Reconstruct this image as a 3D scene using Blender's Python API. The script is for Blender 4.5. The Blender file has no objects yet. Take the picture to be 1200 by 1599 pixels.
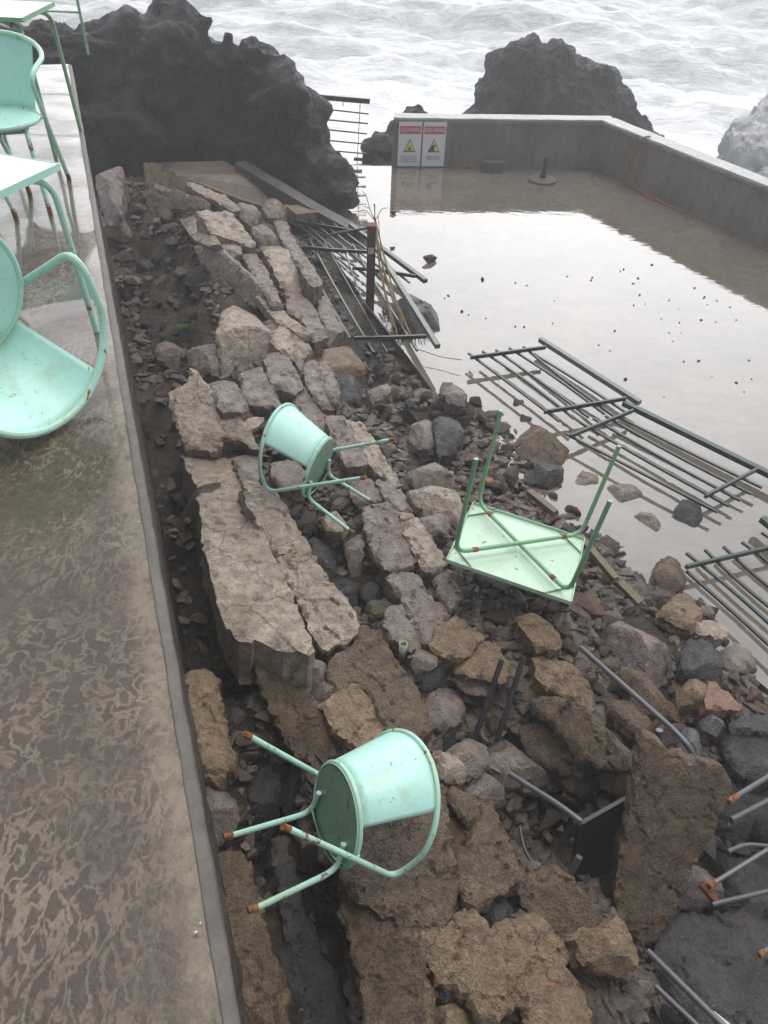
import bpy, bmesh, math, random
import numpy as np
from mathutils import Vector, Matrix, noise, geometry

# ------------------------------------------------------------------ camera, sky, sun, exposure
S = bpy.context.scene
COL = S.collection
F = 1150.0; PIT = math.radians(42.5); ROL = math.radians(2.8); CAMH = 1.7
_r0 = np.array([1, 0, 0.]); _u0 = np.array([0, math.sin(PIT), math.cos(PIT)])
FW = np.array([0, math.cos(PIT), -math.sin(PIT)])
RT = math.cos(ROL)*_r0 + math.sin(ROL)*_u0
UP = -math.sin(ROL)*_r0 + math.cos(ROL)*_u0
CC = np.array([0, 0, CAMH])
cam = bpy.data.cameras.new('camera'); camo = bpy.data.objects.new('camera', cam); COL.objects.link(camo)
cam.sensor_fit = 'VERTICAL'; cam.sensor_height = 24.0; cam.lens = F/1599*24.0
cam.clip_start = 0.05; cam.clip_end = 2000
camo.matrix_world = Matrix(((RT[0], UP[0], -FW[0], 0), (RT[1], UP[1], -FW[1], 0), (RT[2], UP[2], -FW[2], CAMH), (0, 0, 0, 1)))
S.camera = camo
S.render.resolution_x = 768; S.render.resolution_y = 1024

SUN_EL = math.radians(72); SUN_AZ = math.radians(20)      # azimuth measured from +Y (ahead) towards +X
W = bpy.data.worlds.new('World'); S.world = W; W.use_nodes = True
nt = W.node_tree; nt.nodes.clear()
wo = nt.nodes.new('ShaderNodeOutputWorld'); bg = nt.nodes.new('ShaderNodeBackground')
sky = nt.nodes.new('ShaderNodeTexSky'); sky.sky_type = 'NISHITA'; sky.sun_disc = False
sky.sun_elevation = SUN_EL; sky.sun_rotation = SUN_AZ; sky.dust_density = 6; sky.air_density = 1.0
mx = nt.nodes.new('ShaderNodeMixRGB'); mx.inputs[0].default_value = 0.9
tc = nt.nodes.new('ShaderNodeTexCoord'); sx = nt.nodes.new('ShaderNodeSeparateXYZ')
nt.links.new(tc.outputs['Generated'], sx.inputs[0])
# cloud cover: brighter ahead over the sea (sun behind the cloud), darker behind the photographer
dp = nt.nodes.new('ShaderNodeVectorMath'); dp.operation = 'DOT_PRODUCT'
dp.inputs[1].default_value = (0.20, 0.965, 0.17)
nt.links.new(tc.outputs['Generated'], dp.inputs[0])
cr = nt.nodes.new('ShaderNodeValToRGB')
cr.color_ramp.elements[0].position = 0.0; cr.color_ramp.elements[0].color = (3.2, 3.3, 3.5, 1)
cr.color_ramp.elements[1].position = 1.0; cr.color_ramp.elements[1].color = (30, 30.2, 30.6, 1)
e = cr.color_ramp.elements.new(0.16); e.color = (8.6, 8.7, 8.9, 1)
e = cr.color_ramp.elements.new(0.80); e.color = (11.0, 11.1, 11.3, 1)
nt.links.new(dp.outputs['Value'], cr.inputs[0])
nt.links.new(sky.outputs[0], mx.inputs[1]); nt.links.new(cr.outputs[0], mx.inputs[2])
nt.links.new(mx.outputs[0], bg.inputs[0]); bg.inputs[1].default_value = 0.11
nt.links.new(bg.outputs[0], wo.inputs[0])
sun = bpy.data.lights.new('sun', 'SUN'); sun.energy = 0.9; sun.angle = math.radians(25); sun.color = (1, .97, .93)
suno = bpy.data.objects.new('sun', sun); COL.objects.link(suno)
sd = Vector((math.sin(SUN_AZ)*math.cos(SUN_EL), math.cos(SUN_AZ)*math.cos(SUN_EL), math.sin(SUN_EL)))
suno.rotation_euler = sd.to_track_quat('Z', 'Y').to_euler()
S.view_settings.view_transform = 'Standard'; S.view_settings.look = 'None'
S.view_settings.exposure = 0.5; S.view_settings.gamma = 1
S.render.engine = 'CYCLES'
S.cycles.max_bounces = 6; S.cycles.volume_bounces = 0

# ------------------------------------------------------------------ geometry helpers
def ray(x, y):
    return FW + (x-600)/F*RT - (y-799.5)/F*UP
def unp(x, y, z):
    d = ray(x, y); return CC + d*((z-CAMH)/d[2])
def atY(x, y, Y):
    d = ray(x, y); return CC + d*(Y/d[1])
def atD(x, y, D):
    return CC + ray(x, y)*D
def pxr(x, y, Y, rpx):          # radius in metres of rpx pixels at ground distance Y
    d = ray(x, y); return rpx*(Y/d[1])/F

EDIR = np.array([-.363, .932]); ENRM = np.array([.932, .363])
def st2xy(s, t):
    q = ENRM*(s-.076) + EDIR*t
    return q[0], q[1]
def xy2st(x, y):
    return .932*x+.363*y+.076, -.363*x+.932*y
DECK = -2.5

CTRL = [  # photo x, y and height of the debris surface
 (250,560,-2.35),(262,700,-2.4),(285,800,-2.4),(300,900,-2.4),(325,1000,-2.4),(360,1060,-2.35),(180,330,-1.9),(165,270,-1.6),(200,400,-2.1),
 (215,480,-2.25),(250,420,-2.35),(300,470,-2.35),(260,330,-2.2),(320,540,-2.1),
 (330,620,-1.8),(330,740,-1.78),(400,780,-1.8),(360,880,-1.76),(420,960,-1.78),(470,900,-1.86),(520,950,-1.9),(430,1080,-1.85),(500,1150,-1.88),
 (540,860,-2.08),(570,930,-2.1),(580,1000,-1.95),(600,1100,-1.88),(620,1300,-1.9),(620,1400,-1.88),(600,1520,-1.92),(720,1480,-1.92),(760,1320,-1.95),
 (340,1120,-1.9),(350,1250,-1.95),(380,1400,-1.9),(400,1550,-1.9),(430,1300,-2.25),(480,1400,-2.3),(520,1550,-2.3),(450,1200,-2.2),
 (555,831,-2.0),(585,790,-2.0),(550,690,-1.95),(600,730,-2.0),(640,830,-1.95),(640,920,-1.92),(700,990,-1.92),(760,1030,-1.95),(690,760,-2.05),
 (430,600,-1.95),(500,600,-2.0),(380,610,-1.95),(460,720,-2.05),(470,800,-2.1),(500,560,-2.05),(380,510,-1.85),(450,530,-1.95),
 (740,800,-1.98),(890,950,-1.98),(800,900,-2.0),(720,900,-1.98),(870,1060,-2.0),(830,980,-1.95),(920,1150,-1.98),(980,1000,-2.15),(1010,1090,-2.1),
 (800,1200,-2.1),(740,1110,-2.1),(730,1200,-2.05),(830,1300,-2.5),(880,1400,-2.1),(850,1500,-2.0),(960,1550,-2.0),(870,1250,-2.45),(940,1330,-2.4),
 (1100,950,-2.3),(1100,1030,-2.2),(1110,1100,-2.2),(1180,1100,-2.3),(1080,1160,-2.25),(1180,1180,-2.25),(1150,1300,-2.45),(1100,1450,-2.45),(1180,1550,-2.45),(1060,1560,-2.4),
 (700,640,-2.3),(640,620,-2.28),(760,720,-2.32),(700,700,-2.2),(600,620,-2.2),(850,760,-2.42),(830,700,-2.38),(900,860,-2.35),(960,900,-2.35),(600,580,-2.35),
 (280,280,-1.75),(250,270,-1.8),(330,350,-1.75),(350,420,-1.9),(400,440,-1.85),(300,400,-2.1),(370,330,-1.85),(410,350,-1.9),(440,400,-1.95),(480,480,-2.05),(340,400,-1.85),
 (350,270,-2.15),(420,305,-2.25),(500,340,-2.45),(480,370,-2.4),(540,430,-2.45),(520,490,-2.3),(600,500,-2.45),(650,470,-2.45),
 (560,330,-2.52),(620,380,-2.58),(680,440,-2.6),(715,540,-2.58),(760,600,-2.58),(880,680,-2.56),(940,740,-2.56),(1040,800,-2.56),(1090,860,-2.56),(1130,900,-2.54),(1200,1010,-2.54),
 (1250,1080,-2.5),(690,580,-2.5),(840,700,-2.45),(960,790,-2.52),(1040,880,-2.48),(1150,990,-2.46),(650,560,-2.5),
 (350,272,-2.5),(300,265,-2.4),(400,292,-2.55),(380,300,-2.3),(720,500,-2.75),(900,600,-2.8),(1100,750,-2.8),(1250,900,-2.8),(640,350,-2.8)]
CP = np.array([list(unp(a, b, c)) for a, b, c in CTRL])
def hs(x, y):
    d2 = (CP[:, 0]-x)**2 + (CP[:, 1]-y)**2
    w = 1/(d2+.012)**2
    return float((w*CP[:, 2]).sum()/w.sum())
def onsurf(px, py, lift=0.0):
    z = -2.0
    for _ in range(24):
        P = unp(px, py, z); z = .5*z + .5*(hs(P[0], P[1])+lift)
    return unp(px, py, z)
def grad(x, y, e=.12):
    return (hs(x+e, y)-hs(x-e, y))/(2*e), (hs(x, y+e)-hs(x, y-e))/(2*e)

def n3(p, s=1.0, o=0.0):
    return noise.noise(Vector((p[0]*s+o, p[1]*s+o*.7, p[2]*s-o*1.3)))
def fbm(p, s, o, oc=4):
    v = 0; a = 1
    for i in range(oc):
        v += a*n3(p, s, o+i*9.1); s *= 2.1; a *= .5
    return v

def tag(o, label=None, cat=None, group=None, kind=None):
    if label: o['label'] = label
    if cat: o['category'] = cat
    if group: o['group'] = group
    if kind: o['kind'] = kind
    return o
def mk(name, verts, faces, mat, parent=None, origin=None, smooth=True, sharp=None):
    me = bpy.data.meshes.new(name)
    og = np.array(origin if origin is not None else (0, 0, 0), float)
    me.from_pydata([tuple(np.array(v, float)-og) for v in verts], [], faces)
    me.update()
    bm = bmesh.new(); bm.from_mesh(me); bmesh.ops.recalc_face_normals(bm, faces=bm.faces); bm.to_mesh(me); bm.free()
    if smooth:
        me.polygons.foreach_set('use_smooth', [True]*len(me.polygons))
        if sharp: me.set_sharp_from_angle(angle=math.radians(sharp))
    me.materials.append(mat)
    o = bpy.data.objects.new(name, me); COL.objects.link(o); o.location = Vector(og)
    if parent: o.parent = parent
    return o
def empty(name, M=None, loc=None):
    o = bpy.data.objects.new(name, None); COL.objects.link(o); o.empty_display_size = .1
    if M is not None: o.matrix_world = M
    if loc is not None: o.location = loc
    return o

class MB:
    def __init__(s): s.v = []; s.f = []
    def add(s, v, f):
        b = len(s.v); s.v += [tuple(map(float, q)) for q in v]; s.f += [tuple(i+b for i in q) for q in f]; return s
    def tube(s, pts, r, n=10, rb=0.0, seg=5, cap=True, flat=None):
        P = [Vector(p) for p in pts]
        if rb > 0 and len(P) > 2:
            Q = [P[0]]
            for i in range(1, len(P)-1):
                a, b, c = P[i-1], P[i], P[i+1]
                d1 = (a-b); d2 = (c-b); k = min(rb, d1.length*.45, d2.length*.45)
                p1 = b+d1.normalized()*k; p2 = b+d2.normalized()*k
                for j in range(seg+1):
                    t = j/seg; Q.append(p1*(1-t)**2+b*2*t*(1-t)+p2*t*t)
            Q.append(P[-1]); P = Q
        t0 = (P[1]-P[0]).normalized()
        ref = Vector((0, 0, 1)) if abs(t0.z) < .9 else Vector((1, 0, 0))
        u = t0.cross(ref).normalized(); V = []; Fc = []
        for i, p in enumerate(P):
            t = ((P[min(i+1, len(P)-1)]-P[max(i-1, 0)])).normalized()
            u = (u - t*u.dot(t)).normalized(); w = t.cross(u)
            for k in range(n):
                a = 2*math.pi*k/n
                V.append(p+u*math.cos(a)*r+w*math.sin(a)*r)
        for i in range(len(P)-1):
            for k in range(n):
                Fc.append((i*n+k, i*n+(k+1) % n, (i+1)*n+(k+1) % n, (i+1)*n+k))
        if cap:
            Fc.append(tuple(range(n))[::-1]); Fc.append(tuple((len(P)-1)*n+k for k in range(n)))
        return s.add(V, Fc)
    def bar(s, a, b, w, h, up=(0, 0, 1)):
        a = Vector(a); b = Vector(b); t = (b-a).normalized(); u = Vector(up)
        x = t.cross(u).normalized(); u = x.cross(t).normalized()
        V = []
        for p in (a, b):
            for i, j in ((-1, -1), (1, -1), (1, 1), (-1, 1)):
                V.append(p+x*(i*w/2)+u*(j*h/2))
        return s.add(V, [(0, 1, 2, 3), (4, 7, 6, 5), (0, 4, 5, 1), (1, 5, 6, 2), (2, 6, 7, 3), (3, 7, 4, 0)])
    def build(s, name, mat, parent=None, origin=None, smooth=True, sharp=35):
        return mk(name, s.v, s.f, mat, parent, origin, smooth, sharp)

# ------------------------------------------------------------------ materials
class NT:
    def __init__(s, name):
        s.m = bpy.data.materials.new(name); s.m.use_nodes = True; s.t = s.m.node_tree
        s.t.nodes.clear(); s.out = s.t.nodes.new('ShaderNodeOutputMaterial')
        s.p = s.t.nodes.new('ShaderNodeBsdfPrincipled'); s.t.links.new(s.p.outputs[0], s.out.inputs[0])
        c = s.t.nodes.new('ShaderNodeTexCoord'); s.co = c.outputs['Object']
    def n(s, ty, **k):
        o = s.t.nodes.new(ty)
        for a, v in k.items(): setattr(o, a, v)
        return o
    def l(s, a, b): s.t.links.new(a, b)
    def noise(s, sc, det=4, ro=.55, dist=0, co=None):
        o = s.n('ShaderNodeTexNoise'); o.inputs['Scale'].default_value = sc; o.inputs['Detail'].default_value = det
        o.inputs['Roughness'].default_value = ro; o.inputs['Distortion'].default_value = dist
        s.l(co or s.co, o.inputs['Vector']); return o.outputs['Fac']
    def vor(s, sc, feat='F1', out='Distance', co=None):
        o = s.n('ShaderNodeTexVoronoi', feature=feat); o.inputs['Scale'].default_value = sc
        s.l(co or s.co, o.inputs['Vector']); return o.outputs[out]
    def ramp(s, f, st):
        o = s.n('ShaderNodeValToRGB'); el = o.color_ramp.elements
        while len(el) < len(st): el.new(.5)
        for e_, (p, c) in zip(el, st):
            e_.position = p; e_.color = (c, c, c, 1) if isinstance(c, (int, float)) else (*c, 1)
        s.l(f, o.inputs[0]); return o.outputs[0]
    def mix(s, f, a, b, mode='MIX'):
        o = s.n('ShaderNodeMixRGB', blend_type=mode)
        for i, v in ((0, f), (1, a), (2, b)):
            if isinstance(v, (int, float)): o.inputs[i].default_value = v if i == 0 else (v, v, v, 1)
            elif isinstance(v, tuple): o.inputs[i].default_value = (*v, 1)
            else: s.l(v, o.inputs[i])
        return o.outputs[0]
    def math(s, op, a, b=0.0, clamp=False):
        o = s.n('ShaderNodeMath', operation=op, use_clamp=clamp)
        for i, v in ((0, a), (1, b)):
            if isinstance(v, (int, float)): o.inputs[i].default_value = v
            else: s.l(v, o.inputs[i])
        return o.outputs[0]
    def bump(s, hgt, dist, strength=1.0, prev=None):
        o = s.n('ShaderNodeBump'); o.inputs['Distance'].default_value = dist; o.inputs['Strength'].default_value = strength
        s.l(hgt, o.inputs['Height'])
        if prev is not None: s.l(prev, o.inputs['Normal'])
        return o.outputs[0]
    def set(s, **k):
        for a, v in k.items():
            i = s.p.inputs[a.replace('_', ' ')]
            if isinstance(v, (int, float)): i.default_value = v
            elif isinstance(v, tuple): i.default_value = (*v, 1)
            else: s.l(v, i)
        return s.m

def stone_mat(name, a, b, c=None, grain=1.0, rough=.54, pits=.5, cracks=.0, wet=.45):
    """a, b: two main tones, c: stain tone"""
    m = NT(name)
    n1 = m.noise(3.2, 6, .62); n2 = m.noise(14, 5, .65); n3_ = m.noise(75, 3, .7)
    col = m.mix(m.ramp(n1, [(.36, 0), (.64, 1)]), a, b)
    if c: col = m.mix(m.ramp(m.noise(2.1, 5, .6, .6), [(.52, 0), (.68, 1)]), col, c)
    col = m.mix(.75, col, m.ramp(n2, [(.32, .35), (.5, .95), (.68, 1.45)]), 'MULTIPLY')
    col = m.mix(.7*min(grain, 1.2)/1.2, col, m.ramp(n3_, [(.36, .4), (.5, 1.0), (.66, 1.45)]), 'MULTIPLY')
    v = m.vor(38); pit = m.ramp(v, [(.06, 0), (.2, 1)])
    col = m.mix(pits*.7, col, m.mix(1, pit, .35, 'LIGHTEN'), 'MULTIPLY')
    if cracks:
        w = m.n('ShaderNodeTexVoronoi', feature='DISTANCE_TO_EDGE'); w.inputs['Scale'].default_value = 2.3
        mp = m.n('ShaderNodeVectorMath', operation='ADD'); nn = m.n('ShaderNodeTexNoise'); nn.inputs['Scale'].default_value = 5; nn.inputs['Detail'].default_value = 5
        m.l(m.co, nn.inputs['Vector']); sc = m.n('ShaderNodeVectorMath', operation='SCALE'); sc.inputs['Scale'].default_value = .22
        m.l(nn.outputs['Color'], sc.inputs[0]); m.l(m.co, mp.inputs[0]); m.l(sc.outputs[0], mp.inputs[1]); m.l(mp.outputs[0], w.inputs['Vector'])
        ck = m.ramp(w.outputs['Distance'], [(.004, .25), (.016, 1)])
        col = m.mix(cracks, col, ck, 'MULTIPLY')
    h = m.math('ADD', m.math('MULTIPLY', n2, 1.3), m.math('MULTIPLY', n3_, .45*grain))
    h = m.math('ADD', h, m.math('MULTIPLY', pit, .25*pits))
    nb = m.bump(h, .026, 1.0)
    nb = m.bump(m.noise(150, 3, .65), .012, .9*min(1, grain), nb)
    rg = m.ramp(m.noise(5, 4), [(.35, rough-wet*.6), (.65, rough+.12)])
    return m.set(Base_Color=col, Roughness=rg, Normal=nb)

M = {}
M['pale'] = stone_mat('pale_concrete', (0.366, 0.301, 0.242), (0.276, 0.218, 0.171), (0.218, 0.165, 0.119), grain=.45, pits=.3, cracks=.75)
M['grey'] = stone_mat('grey_broken_concrete', (0.297, 0.246, 0.212), (0.207, 0.167, 0.137), (0.247, 0.171, 0.118), grain=.7, pits=.4, cracks=.4)
M['brown'] = stone_mat('brown_aggregate_concrete', (0.242, 0.171, 0.110), (0.179, 0.124, 0.080), (0.277, 0.187, 0.110), grain=1.1, pits=.6, cracks=.6)
M['tan'] = stone_mat('tan_broken_concrete', (0.332, 0.235, 0.145), (0.244, 0.170, 0.105), (0.297, 0.207, 0.105), grain=.9, pits=.5, cracks=.6)
M['orange'] = stone_mat('orange_stained_concrete', (0.258, 0.175, 0.106), (0.200, 0.144, 0.088), (0.299, 0.175, 0.080), grain=.5, pits=.2, cracks=.5)
M['dark'] = stone_mat('dark_basalt', (0.061, 0.057, 0.057), (0.036, 0.035, 0.036), (0.086, 0.072, 0.061), grain=.6, rough=.42, pits=.1, wet=.5)
M['purple'] = stone_mat('purple_grey_rock', (0.208, 0.160, 0.153), (0.140, 0.107, 0.101), (0.187, 0.160, 0.157), grain=.4, rough=.5, pits=.1)
M['red'] = stone_mat('reddish_rock', (0.270, 0.150, 0.105), (0.187, 0.107, 0.076), (0.333, 0.175, 0.076), grain=.5, pits=.2)
M['blue'] = stone_mat('blue_grey_rock', (0.144, 0.144, 0.148), (0.096, 0.098, 0.104), None, grain=.35, rough=.45, pits=.1)
M['brick'] = stone_mat('orange_brick', (.48, .20, .09), (.36, .15, .08), None, grain=.6, pits=.2)
M['mud'] = stone_mat('wet_mud_and_grit', (0.130, 0.095, 0.071), (0.073, 0.054, 0.042), (0.177, 0.126, 0.086), grain=1.0, rough=.42, pits=.4, wet=.6)
M['bed'] = stone_mat('dark_wet_bed', (0.088, 0.065, 0.044), (0.048, 0.037, 0.026), (0.124, 0.089, 0.057), grain=1.0, rough=.42, pits=.5, wet=.6)
def gravel_mat():
    m = NT('small_rubble'); g = m.n('ShaderNodeNewGeometry')
    col = m.ramp(g.outputs['Random Per Island'], [(0, (.04, .035, .033)), (.3, (.085, .066, .052)), (.5, (.12, .09, .07)), (.65, (.075, .06, .056)), (.82, (.15, .11, .078)), (.92, (.06, .05, .048)), (1, (.22, .17, .125))])
    col = m.mix(.8, col, m.ramp(m.noise(60, 4, .7), [(.35, .45), (.5, 1), (.66, 1.4)]), 'MULTIPLY')
    return m.set(Base_Color=col, Roughness=.5, Normal=m.bump(m.noise(80, 4, .7), .012, .9))
M['gravel'] = gravel_mat()

def rock_mat(name, a, b, foam=0.0):
    m = NT(name)
    n1 = m.noise(.9, 8, .65); n2 = m.noise(5, 8, .7, .3); v = m.vor(3.0)
    col = m.mix(m.ramp(n1, [(.35, 0), (.65, 1)]), a, b)
    col = m.mix(.8, col, m.ramp(n2, [(.3, .35), (.5, .9), (.7, 1.7)]), 'MULTIPLY')
    if foam:
        mp = m.n('ShaderNodeMapping'); m.l(m.co, mp.inputs[0]); mp.inputs['Scale'].default_value = (2.2, 2.2, .35); mp.inputs['Rotation'].default_value = (0, .35, 0)
        f = m.ramp(m.noise(1.6, 7, .7, .8, co=mp.outputs[0]), [(.5-foam*.12, 0), (.62-foam*.12, 1)])
        col = m.mix(f, col, (.93, .95, .96))
    h = m.math('ADD', m.math('MULTIPLY', n2, 1.0), m.math('MULTIPLY', v, .5))
    nb = m.bump(h, .35, 1.0); nb = m.bump(m.noise(16, 8, .72), .12, 1.0, nb)
    return m.set(Base_Color=col, Roughness=m.ramp(n2, [(.4, .32), (.6, .65)]), Normal=nb)
M['lava'] = rock_mat('black_lava_rock', (.010, .010, .013), (.085, .079, .082))
M['lava2'] = rock_mat('grey_sea_rock', (.030, .030, .034), (.05, .048, .05))
M['surge'] = rock_mat('wave_washed_rock', (.09, .095, .105), (.16, .17, .18), foam=2.0)

def walkway_mat():
    m = NT('wet_stained_walkway_concrete')
    n1 = m.noise(2.0, 5, .6, .4); 
    # blotchy drying pattern
    bl = m.ramp(m.noise(21, 3, .55, .6), [(.42, 0), (.46, 1), (.51, 1), (.55, 0)])
    mp = m.n('ShaderNodeMapping'); m.l(m.co, mp.inputs[0]); mp.inputs['Rotation'].default_value = (0, 0, math.radians(21)); mp.inputs['Scale'].default_value = (1, .55, 1)
    bl2 = m.ramp(m.noise(32, 3, .5, .5, co=mp.outputs[0]), [(.43, 0), (.47, 1), (.53, 1), (.57, 0)])
    sel = m.ramp(m.noise(1.3, 3, .5), [(.42, 0), (.55, 1)])
    bl = m.mix(sel, bl, bl2)
    dry = m.mix(m.ramp(n1, [(.35, 0), (.65, 1)]), (.185, .148, .108), (.155, .124, .092))
    wet = m.mix(m.ramp(m.noise(6, 4), [(.35, 0), (.65, 1)]), (.052, .037, .028), (.068, .049, .037))
    fade = m.ramp(m.noise(3.1, 4, .6), [(.40, .25), (.62, 1)])
    col = m.mix(m.mix(1, bl, fade, 'MULTIPLY'), wet, dry)
    # green algae patch near the table and chairs
    g = m.n('ShaderNodeTexGradient', gradient_type='SPHERICAL'); gm = m.n('ShaderNodeMapping'); m.l(m.co, gm.inputs[0])
    gm.inputs['Location'].default_value = (1.2*2.3, -1.9*2.3, 0); gm.inputs['Scale'].default_value = (2.3, 2.3, .01); m.l(gm.outputs[0], g.inputs[0])
    al = m.math('MULTIPLY', m.ramp(g.outputs['Fac'], [(.05, 0), (.5, 1)]), m.ramp(m.noise(19, 4, .6, 1.4), [(.42, 0), (.54, 1)]))
    col = m.mix(m.math('MULTIPLY', al, .85), col, (.060, .050, .022))
    col = m.mix(.6, col, m.ramp(m.noise(90, 3, .7), [(.3, .6), (.5, 1), (.72, 1.3)]), 'MULTIPLY')
    dd_ = m.n('ShaderNodeVectorMath', operation='DOT_PRODUCT'); m.l(m.co, dd_.inputs[0]); dd_.inputs[1].default_value = (.932, .363, 0)
    ed_ = m.math('ADD', dd_.outputs['Value'], m.math('MULTIPLY', m.noise(9, 5, .7), .12))
    lm_ = m.math('MULTIPLY', m.ramp(m.math('ADD', ed_, .5), [(.36, 0), (.42, 1)]), m.ramp(m.noise(14, 5, .7, 1), [(.35, .15), (.6, .8)]))
    col = m.mix(lm_, col, (.20, .165, .122))
    sp = m.ramp(m.vor(16), [(.03, .12), (.05, 1)]); sp2 = m.ramp(m.noise(7, 2), [(.55, 1), (.6, 0)])
    col = m.mix(1, col, m.mix(sp2, sp, 1.0), 'MULTIPLY')
    # standing water further along
    sep = m.n('ShaderNodeSeparateXYZ'); m.l(m.co, sep.inputs[0])
    far = m.math('MULTIPLY', m.math('SUBTRACT', sep.outputs[1], 1.5), .5, True)
    pud = m.math('MULTIPLY', m.ramp(m.noise(2.4, 5, .6, .5), [(.42, 1), (.62, .45)]), far)
    rg = m.math('SUBTRACT', .50, m.math('MULTIPLY', pud, .55))
    rg = m.math('SUBTRACT', rg, m.math('MULTIPLY', m.ramp(bl, [(0, 1), (1, 0)]), .10))
    h = m.math('ADD', m.noise(9, 5, .6), m.math('MULTIPLY', m.noise(60, 3), .35))
    nb = m.bump(h, .006, .8)
    return m.set(Base_Color=col, Roughness=rg, Normal=nb, IOR=1.42, Coat_Weight=m.math('MULTIPLY', pud, 1.0), Coat_Roughness=.04, Coat_IOR=2.0)
M['walk'] = walkway_mat()
M['face'] = stone_mat('dark_retaining_wall', (.085, .068, .056), (.05, .04, .034), (.11, .085, .065), grain=.8, pits=.5)

def deck_mat():
    m = NT('flooded_terrace_concrete')
    n1 = m.noise(.7, 6, .6, .4)
    col = m.mix(m.ramp(n1, [(.35, 0), (.65, 1)]), (.155, .132, .107), (.118, .10, .081))
    col = m.mix(.6, col, m.ramp(m.noise(5, 6, .65), [(.3, .65), (.5, 1), (.7, 1.25)]), 'MULTIPLY')
    mp = m.n('ShaderNodeMapping'); m.l(m.co, mp.inputs[0]); mp.inputs['Rotation'].default_value = (0, 0, .35); mp.inputs['Scale'].default_value = (1, 2.2, 1)
    wv = m.noise(2.6, 3, .5, .6, co=mp.outputs[0])
    nb = m.bump(wv, .008, .25)
    return m.set(Base_Color=col, Roughness=m.ramp(m.noise(1.1, 4), [(.4, .012), (.65, .04)]), Normal=nb, IOR=2.1)
M['deck'] = deck_mat()
def conc(name, a, b, rough=.55):
    m = NT(name)
    col = m.mix(m.ramp(m.noise(1.5, 6, .6), [(.35, 0), (.65, 1)]), a, b)
    mp = m.n('ShaderNodeMapping'); m.l(m.co, mp.inputs[0]); mp.inputs['Scale'].default_value = (5, 5, .5)
    col = m.mix(.55, col, m.ramp(m.noise(1.5, 5, .7, co=mp.outputs[0]), [(.35, .55), (.5, 1), (.7, 1.25)]), 'MULTIPLY')
    col = m.mix(.5, col, m.ramp(m.noise(25, 5, .7), [(.3, .7), (.7, 1.2)]), 'MULTIPLY')
    return m.set(Base_Color=col, Roughness=rough, Normal=m.bump(m.noise(12, 6, .6), .02, .5))
M['kerb'] = conc('grey_edge_concrete', (.105, .092, .080), (.066, .058, .052), .6)
M['wallc'] = conc('wet_parapet_concrete', (.20, .183, .158), (.14, .128, .11), .4)
M['capc'] = conc('parapet_cap_concrete', (.25, .25, .24), (.18, .18, .175), .35)
M['rampc'] = conc('ramp_concrete', (.22, .17, .125), (.15, .115, .085), .4)

def sea_mat():
    m = NT('rough_grey_sea')
    mp = m.n('ShaderNodeMapping'); m.l(m.co, mp.inputs[0]); mp.inputs['Scale'].default_value = (.36, .8, 1); mp.inputs['Rotation'].default_value = (0, 0, -.1)
    f = m.noise(.55, 9, .68, 1.2, co=mp.outputs[0])
    at = m.n('ShaderNodeAttribute', attribute_name='foam')
    fo = m.ramp(m.math('ADD', f, m.math('MULTIPLY', at.outputs['Fac'], .5)), [(.42, .22), (.56, .72), (.70, 1)])
    fine = m.ramp(m.noise(2.6, 7, .7, .8, co=mp.outputs[0]), [(.38, .5), (.6, 1)])
    fo = m.mix(m.ramp(at.outputs['Fac'], [(.5, 1), (.9, 0)]), fo, m.mix(1, fo, fine, 'MULTIPLY'))
    col = m.mix(fo, (.27, .305, .31), (.93, .94, .95))
    nb = m.bump(m.noise(1.6, 8, .62, .5, co=mp.outputs[0]), .30, .8)
    nb = m.bump(m.noise(7, 6, .65, .3, co=mp.outputs[0]), .06, .8, nb)
    return m.set(Base_Color=col, Roughness=m.mix(fo, .16, .7), Normal=nb, IOR=1.5)
M['sea'] = sea_mat()

def paint_mat(name, base, dark, rust=.5, rgh=.38):
    m = NT(name)
    oi = m.n('ShaderNodeObjectInfo')
    n1 = m.noise(4, 4, .6)
    col = m.mix(m.ramp(n1, [(.4, 0), (.68, 1)]), base, dark)
    col = m.mix(m.math('MULTIPLY', m.ramp(m.noise(6, 6, .7, .4), [(.55, 0), (.70, 1)]), .4), col, (.33, .36, .20))
    col = m.mix(m.math('MULTIPLY', m.ramp(m.noise(24, 5, .75), [(.60, 0), (.68, 1)]), .3), col, (.16, .14, .10))
    r = m.ramp(m.noise(13, 6, .7, .5), [(.66-rust*.07, 0), (.69-rust*.07, 1)])
    rc = m.mix(m.noise(60, 3), (.30, .11, .03), (.10, .035, .015))
    col = m.mix(r, col, rc)
    return m.set(Base_Color=col, Roughness=m.mix(r, rgh, .8), Normal=m.bump(m.noise(40, 3), .0015, .4))
M['mint'] = paint_mat('mint_enamel', (.46, .77, .69), (.40, .70, .61), .35)
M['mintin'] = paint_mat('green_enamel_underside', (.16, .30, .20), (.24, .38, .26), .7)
M['mintleg'] = paint_mat('mint_enamel_tube', (.42, .70, .61), (.38, .58, .42), .85)
M['tgreen'] = paint_mat('pale_green_table_underside', (.43, .60, .46), (.39, .55, .42), .3)
M['tleg'] = paint_mat('green_enamel_table_leg', (.17, .36, .22), (.24, .42, .22), .45)
M['twhite'] = paint_mat('white_enamel_top', (.66, .78, .76), (.60, .72, .70), .1, .2)
M['rust'] = NT('rusted_iron').set(Base_Color=(.16, .055, .025), Roughness=.85)
mr = NT('orange_rust'); M['rusto'] = mr.set(Base_Color=mr.mix(mr.ramp(mr.noise(45, 5, .75), [(.38, 0), (.62, 1)]), (.07, .03, .018), (.36, .14, .035)), Roughness=.85)
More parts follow.
